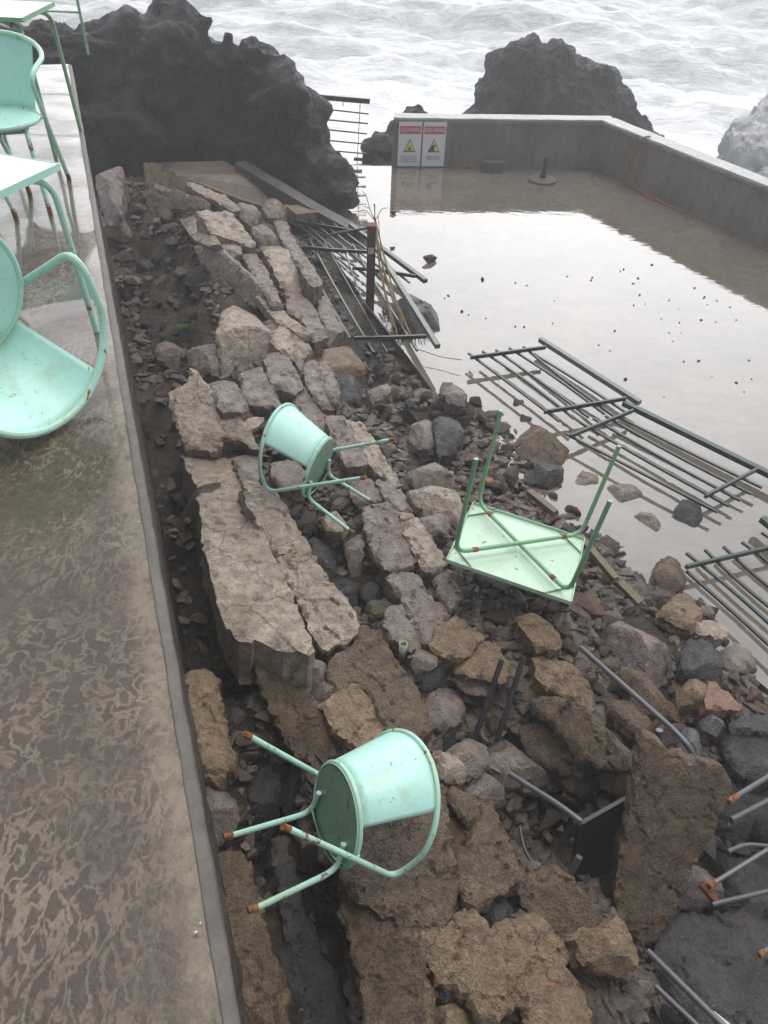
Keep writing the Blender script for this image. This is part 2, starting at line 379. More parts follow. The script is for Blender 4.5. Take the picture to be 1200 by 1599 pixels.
mr = NT('rusty_post_iron'); M['rpost'] = mr.set(Base_Color=mr.mix(mr.ramp(mr.noise(9, 5, .7), [(.4, 0), (.6, 1)]), (.075, .03, .022), (.13, .06, .04)), Roughness=.7, Normal=mr.bump(mr.noise(30, 4), .004))
mr = NT('dark_green_fence_paint'); M['fence'] = mr.set(Base_Color=mr.mix(mr.ramp(mr.noise(11, 5, .7), [(.45, 0), (.62, 1)]), (.020, .040, .036), (.034, .045, .042)), Roughness=.28)
mr = NT('grey_fence_paint'); M['fenceg'] = mr.set(Base_Color=mr.mix(mr.noise(11, 5, .7), (.09, .11, .10), (.14, .155, .145)), Roughness=.3)
mr = NT('grey_steel_tube'); M['steel'] = mr.set(Base_Color=mr.mix(mr.noise(15, 5, .7), (.13, .13, .145), (.07, .07, .08)), Roughness=.35, Metallic=.2)
mr = NT('dark_steel_tube'); M['dsteel'] = mr.set(Base_Color=mr.mix(mr.noise(15, 5, .7), (.045, .045, .052), (.02, .02, .024)), Roughness=.4)
mr = NT('black_board'); M['black'] = mr.set(Base_Color=mr.mix(mr.noise(5, 5, .7), (.008, .011, .012), (.014, .017, .018)), Roughness=.35)
mr = NT('pvc_pipe'); M['pvc'] = mr.set(Base_Color=(.42, .42, .40), Roughness=.4)
mr = NT('moss'); M['moss'] = mr.set(Base_Color=mr.mix(mr.noise(30, 4), (.03, .10, .015), (.10, .20, .03)), Roughness=.8)
mr = NT('dry_straw'); M['straw'] = mr.set(Base_Color=mr.mix(mr.noise(14, 4), (.27, .19, .09), (.13, .08, .045)), Roughness=.8)
mr = NT('reddish_weed'); M['weed'] = mr.set(Base_Color=mr.mix(mr.noise(14, 4), (.10, .035, .025), (.06, .035, .025)), Roughness=.9)
mr = NT('timber'); M['wood'] = mr.set(Base_Color=mr.mix(mr.noise(8, 6, .7, 1), (.19, .15, .095), (.09, .066, .045)), Roughness=.7, Normal=mr.bump(mr.noise(20, 5), .006))
mr = NT('red_rope'); M['rope'] = mr.set(Base_Color=(.30, .10, .07), Roughness=.9)
mr = NT('dirty_plastic'); M['plast'] = mr.set(Base_Color=mr.mix(mr.noise(20, 3), (.55, .55, .52), (.4, .38, .34)), Roughness=.5)
def flat(name, c, r=.4):
    return NT(name).set(Base_Color=c, Roughness=r)
M['sgw'] = flat('sign_white', (.72, .73, .76)); M['sgr'] = flat('sign_red', (.55, .03, .08)); M['sgy'] = flat('sign_yellow', (.70, .66, .10))
M['sgk'] = flat('sign_black', (.035, .035, .04)); M['sgg'] = flat('sign_grey_text', (.12, .12, .14))

# ------------------------------------------------------------------ haze
# (built at the end, after the extents are known)

# ------------------------------------------------------------------ setting: walkway, terrace, sea
def grid(name, ss, tt, fz, mat, xy=st2xy, kind='structure'):
    V = []; Fc = []
    for s_ in ss:
        for t_ in tt:
            x, y = xy(s_, t_); V.append((x, y, fz(x, y, s_, t_)))
    n = len(tt)
    for i in range(len(ss)-1):
        for j in range(n-1):
            Fc.append((i*n+j, i*n+j+1, (i+1)*n+j+1, (i+1)*n+j))
    o = mk(name, V, Fc, mat)
    if kind: tag(o, kind=kind)
    return o
T0, T1 = -3.0, 8.55
def sheet(x0, s0, s1, t0, t1, z): pass
# walkway slab (top sheet with slight unevenness)
grid('walkway', list(np.linspace(-5.5, -.033, 60)), list(np.linspace(T0, T1, 110)),
     lambda x, y, s, t: .004*n3((x, y, 0), 2.2, 3)+(0), M['walk'])
# edge strip: a real strip, a few mm proud, chipped outer edge, part of the retaining wall thing
wall = empty('retaining_wall', loc=(-.5, 1, DECK-.4)); wi = Matrix.Translation((.5, -1, -(DECK-.4)))
tag(wall, 'long retaining wall under the wet walkway beside the collapsed rubble', 'wall')
def strip(name, prof, mat, tt, jit, parent):
    V = []; Fc = []; n = len(prof)
    for t in tt:
        for k, (s, z) in enumerate(prof):
            x, y = st2xy(s + jit*n3((t*9, k*.4, z*8), 1, 5)*(1 if 0 < k < n-1 else 0) , t)
            V.append((x, y, z + (jit*.5*n3((t*13, s*9, 3), 1, 7) if 0 < k < n-1 else 0)))
    for i in range(len(tt)-1):
        for k in range(n-1):
            Fc.append((i*n+k, i*n+k+1, (i+1)*n+k+1, (i+1)*n+k))
    Fc.append(tuple(range(n))); Fc.append(tuple((len(tt)-1)*n+k for k in range(n)))
    o = mk(name, V, Fc, mat, None, (-.5, 1, DECK-.4)); o.parent = parent; o.location = (0, 0, 0)
    return o
strip('edge_strip', [(-.040, -.20), (-.034, .002), (-.030, .002), (-.007, -.005), (-.001, -.012), (-.003, -.06), (-.012, -.16), (-.018, -.20)], M['kerb'], list(np.arange(T0, T1, .02)), .0035, wall)
strip('wall_face', [(-.30, -.205), (-.034, -.205), (-.036, -.5), (-.05, -.9), (-.045, -1.3), (-.06, -1.8), (-.05, -2.3), (-.05, -2.9), (-.3, -2.9)], M['face'], list(np.arange(T0, T1-.01, .05)), .03, wall)

# lower terrace, seaside boundary along the far and right parapets
FA = unp(575, 259, DECK); FB = unp(925, 262, DECK); FC_ = unp(1200, 390, DECK)
dirR = (FC_-FB)/np.linalg.norm(FC_-FB); FD = FB + dirR*16
def lerp(a, b, t): return a+(b-a)*t
V = []; Fc = []
poly = [(-9, 8.5), (-9, FA[1]), (FA[0]-1.5, FA[1]-.1), (FA[0], FA[1]), (FB[0], FB[1]), (FD[0], FD[1]), (FD[0]-12, FD[1]-3), (-2.2, -4), (-.6, -3)]
tr = [(-6.5, 12.0), (-6.5, 13.3), (FA[0], FA[1]), (FB[0], FB[1]), (FD[0], FD[1])]
bl = [(1290, 1150), (1180, 1060), (1080, 985), (980, 900), (870, 810), (800, 740), (740, 690), (690, 630), (640, 560), (570, 470), (520, 400), (500, 350), (480, 320)]
tr += [(5.0, 0.5)]+[tuple(unp(a, b_, DECK)[:2]) for a, b_ in bl]
nT = len(tr)
o = mk('terrace', [(a, b, DECK) for a, b in tr]+[(a, b, -6) for a, b in tr],
       [tuple(range(nT))]+[(i, (i+1) % nT, (i+1) % nT+nT, i+nT) for i in range(nT)], M['deck'], smooth=False)
tag(o, kind='structure')

# terrain under the rubble
def terr(x, y, s, t):
    z = hs(x, y)-.13 + .05*fbm((x, y, 0), 3.0, 11, 5)
    return z
grid('rubble_bed', list(np.arange(-.05, 5.2, .045)), list(np.arange(-2.5, 13.0, .045)), terr, M['bed'])

# sea
def wave(x, y):
    d = math.hypot(x-3, y-15)
    a = min(1, max(.25, (y-14)/18))
    w = .9*noise.noise(Vector((x*.09+2, y*.20, 0)))+.42*abs(noise.noise(Vector((x*.28, y*.5, 4))))+.16*noise.noise(Vector((x*.8, y*1.3, 9)))+.07*noise.noise(Vector((x*2.1, y*3.1, 2)))
    return -4.9+a*w*1.5
ys = [10.0]
while ys[-1] < 160: ys.append(ys[-1]+max(.14, (ys[-1]-8)*.013))
us = np.linspace(-1, 1, 230)
V = []; Fc = []; fo = []
FO = [(unp(1050, 225, -4.7), 3.4, 1.3), (unp(560, 215, -4.9), 3.0, 1.2), (unp(700, 180, -4.9), 2.2, .5), (unp(1180, 160, -4.9), 3.5, .45), (unp(600, 120, -4.9), 6.0, .22), (unp(420, 60, -4.9), 6, .1), (unp(1150, 60, -4.9), 8, .12)]
for y in ys:
    for u in us:
        x = u*(y*.95+6); V.append((x, y, wave(x, y)))
        f = 0
        for c, r, a in FO: f += a*math.exp(-(((x-c[0])/r)**2+((y-c[1])/r)**2))
        fo.append(min(f, 1.2))
n = len(us)
for i in range(len(ys)-1):
    for j in range(n-1): Fc.append((i*n+j, i*n+j+1, (i+1)*n+j+1, (i+1)*n+j))
sea = mk('sea', V, Fc, M['sea']); tag(sea, kind='structure')
at = sea.data.attributes.new('foam', 'FLOAT', 'POINT'); at.data.foreach_set('value', fo)
b = MB(); b.add([(-900, 158, -5.1), (900, 158, -5.1), (900, 900, -5.1), (-900, 900, -5.1)], [(0, 1, 2, 3)])
tag(b.build('open_sea', M['sea'], smooth=False), kind='structure')

# ------------------------------------------------------------------ parapets
def parapet(name, A, B, h, th, label, outn):
    A = np.array(A); B = np.array(B); r = empty(name, loc=tuple(A)); tag(r, label, 'wall')
    d = (B-A); L = np.linalg.norm(d); d = d/L; nrm = np.array([outn[0], outn[1], 0]); nrm = nrm/np.linalg.norm(nrm)
    V = []; Fc = []; N = int(L/.12)
    for i in range(N+1):
        p = d*(L*i/N)
        for (o_, z) in ((0, -1.5), (0, 0.0), (.0, h*.5), (.0, h), (th, h), (th, -3)):
            q = p+nrm*o_; V.append((q[0], q[1], z))
    for i in range(N):
        for k in range(5): Fc.append((i*6+k, i*6+k+1, i*6+k+7, i*6+k+6))
    Fc += [tuple(range(6)), tuple(N*6+k for k in range(6))]
    mk('wall_body', V, Fc, M['wallc'], r, smooth=False)
    V = []; Fc = []
    pr = [(-.03, h+.003), (-.035, h+.05), (-.02, h+.075), (th+.02, h+.08), (th+.03, h+.003)]
    for i in range(N+1):
        p = d*(L*i/N)
        for k, (o_, z) in enumerate(pr):
            q = p+nrm*(o_+.006*n3((i*.7, k, 0), 1, 2)); V.append((q[0], q[1], z+.006*n3((i*.5, k, 4), 1, 8)))
    for i in range(N):
        for k in range(5): Fc.append((i*5+k, i*5+(k+1) % 5, (i+1)*5+(k+1) % 5, (i+1)*5+k))
    Fc += [tuple(range(5)), tuple(N*5+k for k in range(5))]
    mk('wall_cap', V, Fc, M['capc'], r, smooth=False)
    return r
FS = unp(612, 260, DECK)
HW = .70
parapet('parapet_wall', FS, FB+(FB-FS)/np.linalg.norm(FB-FS)*.2, HW, .22, 'far concrete parapet wall with pale cap carrying two warning signs', (0, 1))
nr = np.array([-dirR[1], dirR[0]]); nr = nr if nr[0] > 0 else -nr
parapet('parapet_wall', FB+dirR*.002+np.array([.004, -.002, 0]), FD, HW+.003, .24, 'long concrete parapet wall along the right side of the flooded terrace', nr)

# ------------------------------------------------------------------ warning signs
def textobj(txt, size, mat, name, parent, loc, align='CENTER', w=None):
    cu = bpy.data.curves.new(name, 'FONT'); cu.body = txt; cu.size = size; cu.align_x = align; cu.align_y = 'CENTER'; cu.extrude = .001
    t = bpy.data.objects.new('tmp', cu); COL.objects.link(t)
    dg = bpy.context.evaluated_depsgraph_get(); me = bpy.data.meshes.new_from_object(t.evaluated_get(dg)); bpy.data.objects.remove(t)
    xs = [v.co.x for v in me.vertices]; 
    if w and xs:
        k = w/(max(xs)-min(xs))
        for v in me.vertices: v.co.x *= k
    me.materials.clear(); me.materials.append(mat)
    o = bpy.data.objects.new(name, me); COL.objects.link(o); o.parent = parent; o.location = loc
    return o
def sign(px0, px1, kind, label):
    A = atY(px0, 259, FS[1]-.05); B = atY(px1, 259, FS[1]-.05); w = abs(B[0]-A[0])-.012; h = .70
    cx = (A[0]+B[0])/2
    # local: x right, y up, z towards viewer
    Mx = Matrix.Translation((cx, FS[1]-.035+(cx-FS[0])*(FB[1]-FS[1])/(FB[0]-FS[0]), DECK+.02)) @ Matrix.Rotation(math.atan2(FB[1]-FS[1], FB[0]-FS[0]), 4, 'Z') @ Matrix.Rotation(math.pi/2, 4, 'X')
    r = empty('warning_sign', Mx); tag(r, label, 'sign')
    b = MB(); b.bar((-w/2, h/2, 0), (w/2, h/2, 0), .008, h, up=(0, 1, 0)); o = b.build('board', M['sgw'], r, smooth=False)
    b = MB(); b.bar((-w/2+.018, h*.82, .006), (w/2-.018, h*.82, .006), .003, h*.17, up=(0, 1, 0)); b.build('red_banner', M['sgr'], r, smooth=False)
    textobj('AVISO-WARNING', .1, M['sgw'], 'banner_text', r, (0, h*.82, .0095), w=w*.86)
    def tri(sc, z, mat, nm):
        cy = h*.47; a = w*.27*sc
        V = [(-a, cy-a*.95, z), (a, cy-a*.95, z), (0, cy+a*1.1, z)]; V2 = [(x, y, z-.002) for x, y, z in V]
        mk(nm, V+V2, [(0, 1, 2), (5, 4, 3), (0, 3, 4, 1), (1, 4, 5, 2), (2, 5, 3, 0)], mat, r, smooth=False)
    tri(1.0, .0065, M['sgk'], 'triangle_border'); tri(.80, .0095, M['sgy'], 'triangle')
    cy = h*.47; a = w*.27
    def blob(pts, nm):
        n_ = len(pts); V = [(x*a, cy+y*a, .0125) for x, y in pts]+[(x*a, cy+y*a, .0105) for x, y in pts]
        mk(nm, V, [tuple(range(n_)), tuple(range(n_, 2*n_))[::-1]]+[(i, (i+1) % n_, (i+1) % n_+n_, i+n_) for i in range(n_)], M['sgk'], r, smooth=False)
    if kind == 0:
        blob([(-.4, -.66), (.4, -.66), (.4, -.6), (.12, -.56), (.3, -.4), (.08, -.38), (.22, -.1), (.05, -.2), (0, .12), (-.05, -.2), (-.22, -.1), (-.08, -.38), (-.3, -.4), (-.12, -.56), (-.4, -.6)], 'splash_symbol')
    else:
        blob([(-.78, -.76), (.12, -.76), (.05, -.45), (.15, -.2), (.1, .0), (.32, .05), (.22, .2), (-.02, .22), (-.2, .16), (-.3, .1)], 'rockfall_symbol')
    tx = ['Zona de ondulacao', 'Rough sea area', 'Keep away'] if kind == 0 else ['Queda de pedras', 'Falling rocks']
    for i, t in enumerate(tx):
        textobj(t, .05, M['sgg'], 'small_text', r, (0, h*(.225-.055*i), .0055), w=w*(.72 if kind == 0 else .6))
    return r
sign(620, 656.5, 0, 'left warning sign with red banner and yellow triangle showing a small splash mark')
sign(657.5, 694, 1, 'right warning sign with red banner and yellow triangle showing black falling rocks')

# ------------------------------------------------------------------ big sea rocks (displaced blobs)
def bigrock(name, balls, mat, label, vox, amp, seed, base=None):
    P0 = None; V = []; Fc = []
    bm = bmesh.new()
    for px, py, r, Y, *sq in balls:
        c = atY(px, py, Y); rr = pxr(px, py, Y, r)
        if P0 is None: P0 = c.copy()
        sz = sq[0] if sq else 1.0; sy = sq[1] if len(sq) > 1 else 1.0
        mt = Matrix.Translation(Vector(c)) @ Matrix.Diagonal((rr, rr*sy, rr*sz, 1))
        bmesh.ops.create_icosphere(bm, subdivisions=3, radius=1.0, matrix=mt)
    me = bpy.data.meshes.new('tmp'); bm.to_mesh(me); bm.free()
    o = bpy.data.objects.new('tmp', me); COL.objects.link(o)
    md = o.modifiers.new('r', 'REMESH'); md.mode = 'VOXEL'; md.voxel_size = vox
    dg = bpy.context.evaluated_depsgraph_get(); m2 = bpy.data.meshes.new_from_object(o.evaluated_get(dg)); bpy.data.objects.remove(o)
    nv = len(m2.vertices); co = np.empty(nv*3); m2.vertices.foreach_get('co', co); co = co.reshape(-1, 3)
    no = np.empty(nv*3); m2.vertices.foreach_get('normal', no); no = no.reshape(-1, 3)
    out = np.empty_like(co)
    for i in range(nv):
        p = co[i]
        a = fbm(p, 1.1/amp*.35, seed, 2)
        rdg = (1-abs(n3(p, 1.0/amp*.42, seed+3))*2.4)
        r2 = (1-abs(n3(p, 2.6/amp*.42, seed+13))*2.2)
        vv = noise.voronoi(Vector(p)*(1.5/amp*.45))[0]
        d = amp*(.8*a+.38*(rdg-.5)+.26*(r2-.5)+.30*(vv[1]-vv[0]-.3)+.24*fbm(p, 5.0/amp*.4, seed+5, 4))
        out[i] = p+no[i]*d*.8
    base_ = out.min(axis=0); org = np.array([out[:, 0].mean(), out[:, 1].mean(), base_[2]])
    m2.vertices.foreach_set('co', (out-org).ravel()); m2.update()
    m2.polygons.foreach_set('use_smooth', [False]*len(m2.polygons))
    m2.materials.clear(); m2.materials.append(mat)
    o = bpy.data.objects.new(name, m2); COL.objects.link(o); o.location = Vector(org); m2.name = name
    tag(o, label, 'rock'); return o
LR = [(290, 92, 66, 12.5), (245, 100, 66, 12.3), (320, 100, 45, 12.4), (180, 100, 70, 12), (130, 95, 60, 11.7), (205, 90, 60, 12.2), (300, 190, 115, 13.6), (395, 118, 52, 12.2), (415, 150, 50, 12), (400, 200, 88, 12.9),
      (452, 210, 58, 12.2), (478, 250, 56, 12.2), (502, 292, 46, 11.4), (526, 312, 32, 11.2), (380, 240, 80, 13.7), (220, 190, 100, 13.8), (130, 180, 90, 11.6), (60, 110, 80, 11.5),
      (290, 240, 90, 14.6), (180, 240, 60, 13.4), (440, 280, 60, 12.8), (330, 260, 80, 14.2), (60, 220, 130, 12.5), (255, 30, 24, 12.6), (310, 45, 28, 12.6), (350, 70, 22, 12.5)]
bigrock('lava_rock', LR, M['lava'], 'huge black lava rock rising between the walkway end and the sea', .055, .55, 3)
SR = [(772, 150, 36, 19.6), (752, 182, 30, 19.6), (792, 112, 32, 19.6), (972, 170, 26, 20), (996, 200, 22, 20), (930, 170, 40, 20), (822, 104, 36, 19.5), (862, 104, 36, 19.7), (804, 88, 20, 19.5), (842, 84, 17, 19.5), (874, 84, 17, 19.5), (900, 130, 36, 19.7), (932, 142, 32, 19.8), (960, 178, 28, 20), (785, 160, 42, 19.5), (840, 170, 80, 20), (910, 190, 70, 20), (995, 215, 30, 20),
      (765, 195, 36, 19.5), (800, 260, 90, 20.5), (900, 260, 100, 20.5), (1000, 260, 50, 20.5)]
bigrock('sea_rock', SR, M['lava2'], 'tall grey sea rock standing in the waves behind the far parapet', .06, .24, 8)
bigrock('sea_rock', [(605, 232, 30, 14.6), (630, 215, 30, 14.8), (650, 212, 30, 14.9), (620, 280, 45, 14.9), (672, 215, 22, 15), (600, 262, 30, 14.5)], M['lava2'], 'low grey rock at the left end of the far parapet, beside the first sign', .06, .28, 21)
bigrock('sea_rock', [(648, 184, 21, 16), (648, 200, 26, 16), (640, 240, 40, 16.2)], M['lava2'], 'pointed rock peeking over the parapet cap above the signs', .05, .2, 31)
bigrock('sea_rock', [(684, 190, 13, 15.6), (684, 215, 16, 15.6)], M['lava2'], 'small round dark rock just right of the pointed one above the signs', .04, .12, 36)
bigrock('sea_rock', [(1185, 250, 55, 18, .7, 1.6), (1225, 240, 75, 18.5, .7, 1.5), (1160, 215, 30, 18.6), (1210, 320, 120, 18.6), (1270, 260, 120, 19)], M['surge'], 'low rock on the right with white surf pouring down it', .08, .35, 41)

# ------------------------------------------------------------------ broken slabs and boulders
def inpoly(x, y, P):
    c = False; j = len(P)-1
    for i in range(len(P)):
        if (P[i][1] > y) != (P[j][1] > y) and x < (P[j][0]-P[i][0])*(y-P[i][1])/(P[j][1]-P[i][1]+1e-12)+P[i][0]: c = not c
        j = i
    return c
POLYS = []
def chunk(name, poly, mat, label, cat, holes=(), lift=.02, thick=.2, rnd=.2, tilt=None, amp=1.0, seed=None, group=None, bot=1.0, z=None):
    """a broken block whose upper face has the outline poly (photo pixels) on a tilted plane"""
    seed = seed if seed is not None else (abs(hash((round(poly[0][0]), round(poly[0][1])))) % 97)+.37
    POLYS.append(poly)
    cx = sum(p[0] for p in poly)/len(poly); cy = sum(p[1] for p in poly)/len(poly)
    P0 = onsurf(cx, cy, lift) if z is None else unp(cx, cy, z)
    if tilt is None:
        g = grad(P0[0], P0[1]); tx, ty = g[0]*.6, g[1]*.6
        tx = max(-.5, min(.5, tx)); ty = max(-.5, min(.5, ty))
        Nn = np.array([-tx, -ty, 1.0])
    else: Nn = np.array(tilt, float)
    Nn = Nn/np.linalg.norm(Nn)
    ref = np.array([0, 1, 0.]) if abs(Nn[1]) < .8 else np.array([1, 0, 0.])
    ax = np.cross(ref, Nn); ax /= np.linalg.norm(ax); ay = np.cross(Nn, ax)
    Q = []
    for x, y in poly:
        d = ray(x, y); tt = np.dot(P0-CC, Nn)/np.dot(d, Nn); w = CC+d*tt-P0
        Q.append((float(w@ax), float(w@ay)))
    hl = []
    for hx, hy, hr in holes:
        d = ray(hx, hy); tt = np.dot(P0-CC, Nn)/np.dot(d, Nn); w = CC+d*tt-P0; hl.append((float(w@ax), float(w@ay), hr))
    ar = sum(Q[i][0]*Q[(i+1) % len(Q)][1]-Q[(i+1) % len(Q)][0]*Q[i][1] for i in range(len(Q)))
    if ar < 0: Q = Q[::-1]
    size = max(max(q[0] for q in Q)-min(q[0] for q in Q), max(q[1] for q in Q)-min(q[1] for q in Q))
    dpt = np.linalg.norm(P0-CC); stp = max(.0095*dpt/2.2, size/52)
    ring = []
    for i in range(len(Q)):
        a = Q[i]; b_ = Q[(i+1) % len(Q)]; L = math.hypot(b_[0]-a[0], b_[1]-a[1]); n_ = max(1, int(round(L/stp)))
        nx, ny = (b_[1]-a[1])/(L+1e-9), -(b_[0]-a[0])/(L+1e-9)
        for k in range(n_):
            t = k/n_; x = a[0]+(b_[0]-a[0])*t; y = a[1]+(b_[1]-a[1])*t
            j = (.018 if size > .25 else .012)+amp*(.008*n3((x, y, seed), 9, seed)+.016*n3((x, y, seed), 32, seed+4)+.012*n3((x, y, seed), 80, seed+8))*min(1, size/.3)
            ring.append((x+nx*j, y+ny*j))
    nr_ = len(ring)
    xs = [q[0] for q in ring]; yv = [q[1] for q in ring]
    rng = random.Random(int(seed*100)); pts = [Vector(q) for q in ring]
    R_ = np.array(ring); A_ = R_; B_ = np.roll(R_, -1, axis=0); D_ = B_-A_; DD = (D_**2).sum(1)+1e-12
    def edist(x, y):
        p = np.array([x, y]); t = np.clip(((p-A_)*D_).sum(1)/DD, 0, 1); q = A_+D_*t[:, None]-p
        return math.sqrt(float((q**2).sum(1).min()))
    g = stp*1.05; y = min(yv)
    row = 0
    while y < max(yv):
        x = min(xs)+(row % 2)*g*.5
        while x < max(xs):
            u = x+rng.uniform(-.25, .25)*g; v = y+rng.uniform(-.25, .25)*g
            if inpoly(u, v, ring) and edist(u, v) > g*.45: pts.append(Vector((u, v)))
            x += g
        y += g*.87; row += 1
    vv, _, ff, *_r = geometry.delaunay_2d_cdt(pts, [(i, (i+1) % nr_) for i in range(nr_)], [], 1, 1e-6)
    # keep map: find ring indices in output
    outv = []; rw = .007+.03*max(0, rnd-.08)*size
    K = 0 if rnd < .1 else (3 if rnd < .18 else 5); pl = []
    for k in range(K):
        an = 6.283*k/K+rng.uniform(-.5, .5); dx, dy = math.cos(an), math.sin(an)
        cm = sum(q[0] for q in ring)/nr_, sum(q[1] for q in ring)/nr_
        R1 = max((q[0]-cm[0])*dx+(q[1]-cm[1])*dy for q in ring)
        f0 = rng.uniform(.45, .85) if K == 3 else rng.uniform(.05, .6)
        pl.append((dx, dy, cm[0]*dx+cm[1]*dy+R1*f0, rng.uniform(.3, .8) if K == 3 else rng.uniform(.4, 1.3)))
    def W_(x, y, z): return P0+ax*x+ay*y+Nn*z
    tops = []
    for v in vv:
        e_ = edist(v[0], v[1]); k = min(1, e_/rw); drop = -(1-math.sqrt(max(0, 1-(1-k)**2)))*min(thick*.3, rw*.7)
        p = W_(v[0], v[1], 0)
        fd = max([0]+[(v[0]*dx+v[1]*dy-c_)*sl for dx, dy, c_, sl in pl])
        drop -= min(fd, thick*.85)
        cn = n3(p, 14, seed+21); cw = .012+.022*max(0, cn)
        if e_ < cw and cn > .12: drop -= (1-e_/cw)*.022
        a = .016*n3(p, 2.5, seed)+.007*n3(p, 10, seed+2)+.005*n3(p, 28, seed+7)+.004*n3(p, 70, seed+9)
        rd = abs(n3(p, 3.6, seed+31)+.15*n3(p, 16, seed)); a -= .022*max(0, 1-rd*30)*(1 if size > .35 else .2)
        for hx_, hy_, hr_ in hl:
            dh = math.hypot(v[0]-hx_, v[1]-hy_)/hr_
            if dh < 1: a -= .07*(1-dh*dh)
        tops.append(tuple(W_(v[0], v[1], drop+a*amp*min(1, size/.35))))
    verts = list(tops); faces = [tuple(f) for f in ff]
    # boundary loop from edges used once
    ec = {}
    for f in faces:
        for i in range(len(f)):
            a, b_ = f[i], f[(i+1) % len(f)]
            ec[(a, b_)] = 1
    nxt = {a: b_ for (a, b_) in ec if (b_, a) not in ec}
    if not nxt: return None
    st = next(iter(nxt)); loop = [st]; c = nxt[st]
    while c != st and c in nxt and len(loop) < 5000: loop.append(c); c = nxt[c]
    cen = np.mean([vv[i][:] for i in loop], axis=0)
    levels = max(2, int(thick/ (stp*1.3))); levels = min(levels, 10); prev = loop; 
    for k in range(1, levels+1):
        t = k/levels; cur = []
        for i in loop:
            x, y = vv[i][0], vv[i][1]; base = np.array(tops[i])
            sc = 1-.02*t
            q = W_(cen[0]+(x-cen[0])*sc, cen[1]+(y-cen[1])*sc, 0)
            hgt = float((base-P0)@Nn)
            q = q+Nn*(hgt*(1-t)-thick*t)
            dirx = (q-W_(cen[0], cen[1], 0)); dirx -= Nn*(dirx@Nn); dirx /= (np.linalg.norm(dirx)+1e-9)
            q = q+dirx*amp*(.020*n3(q, 5, seed+3)+.028*n3((q[0], q[1], q[2]*2.2), 13, seed+5)+.018*n3((q[0], q[1], q[2]*1.5), 34, seed))*min(1, size/.3)
            verts.append(tuple(q)); cur.append(len(verts)-1)
        for i in range(len(loop)):
            j = (i+1) % len(loop); faces.append((prev[j], prev[i], cur[i], cur[j]))
        prev = cur
    faces.append(tuple(prev))
    org = P0-Nn*thick
    o = mk(name, verts, faces, M[mat], None, org, smooth=True, sharp=14)
    tag(o, label, cat, group); return o

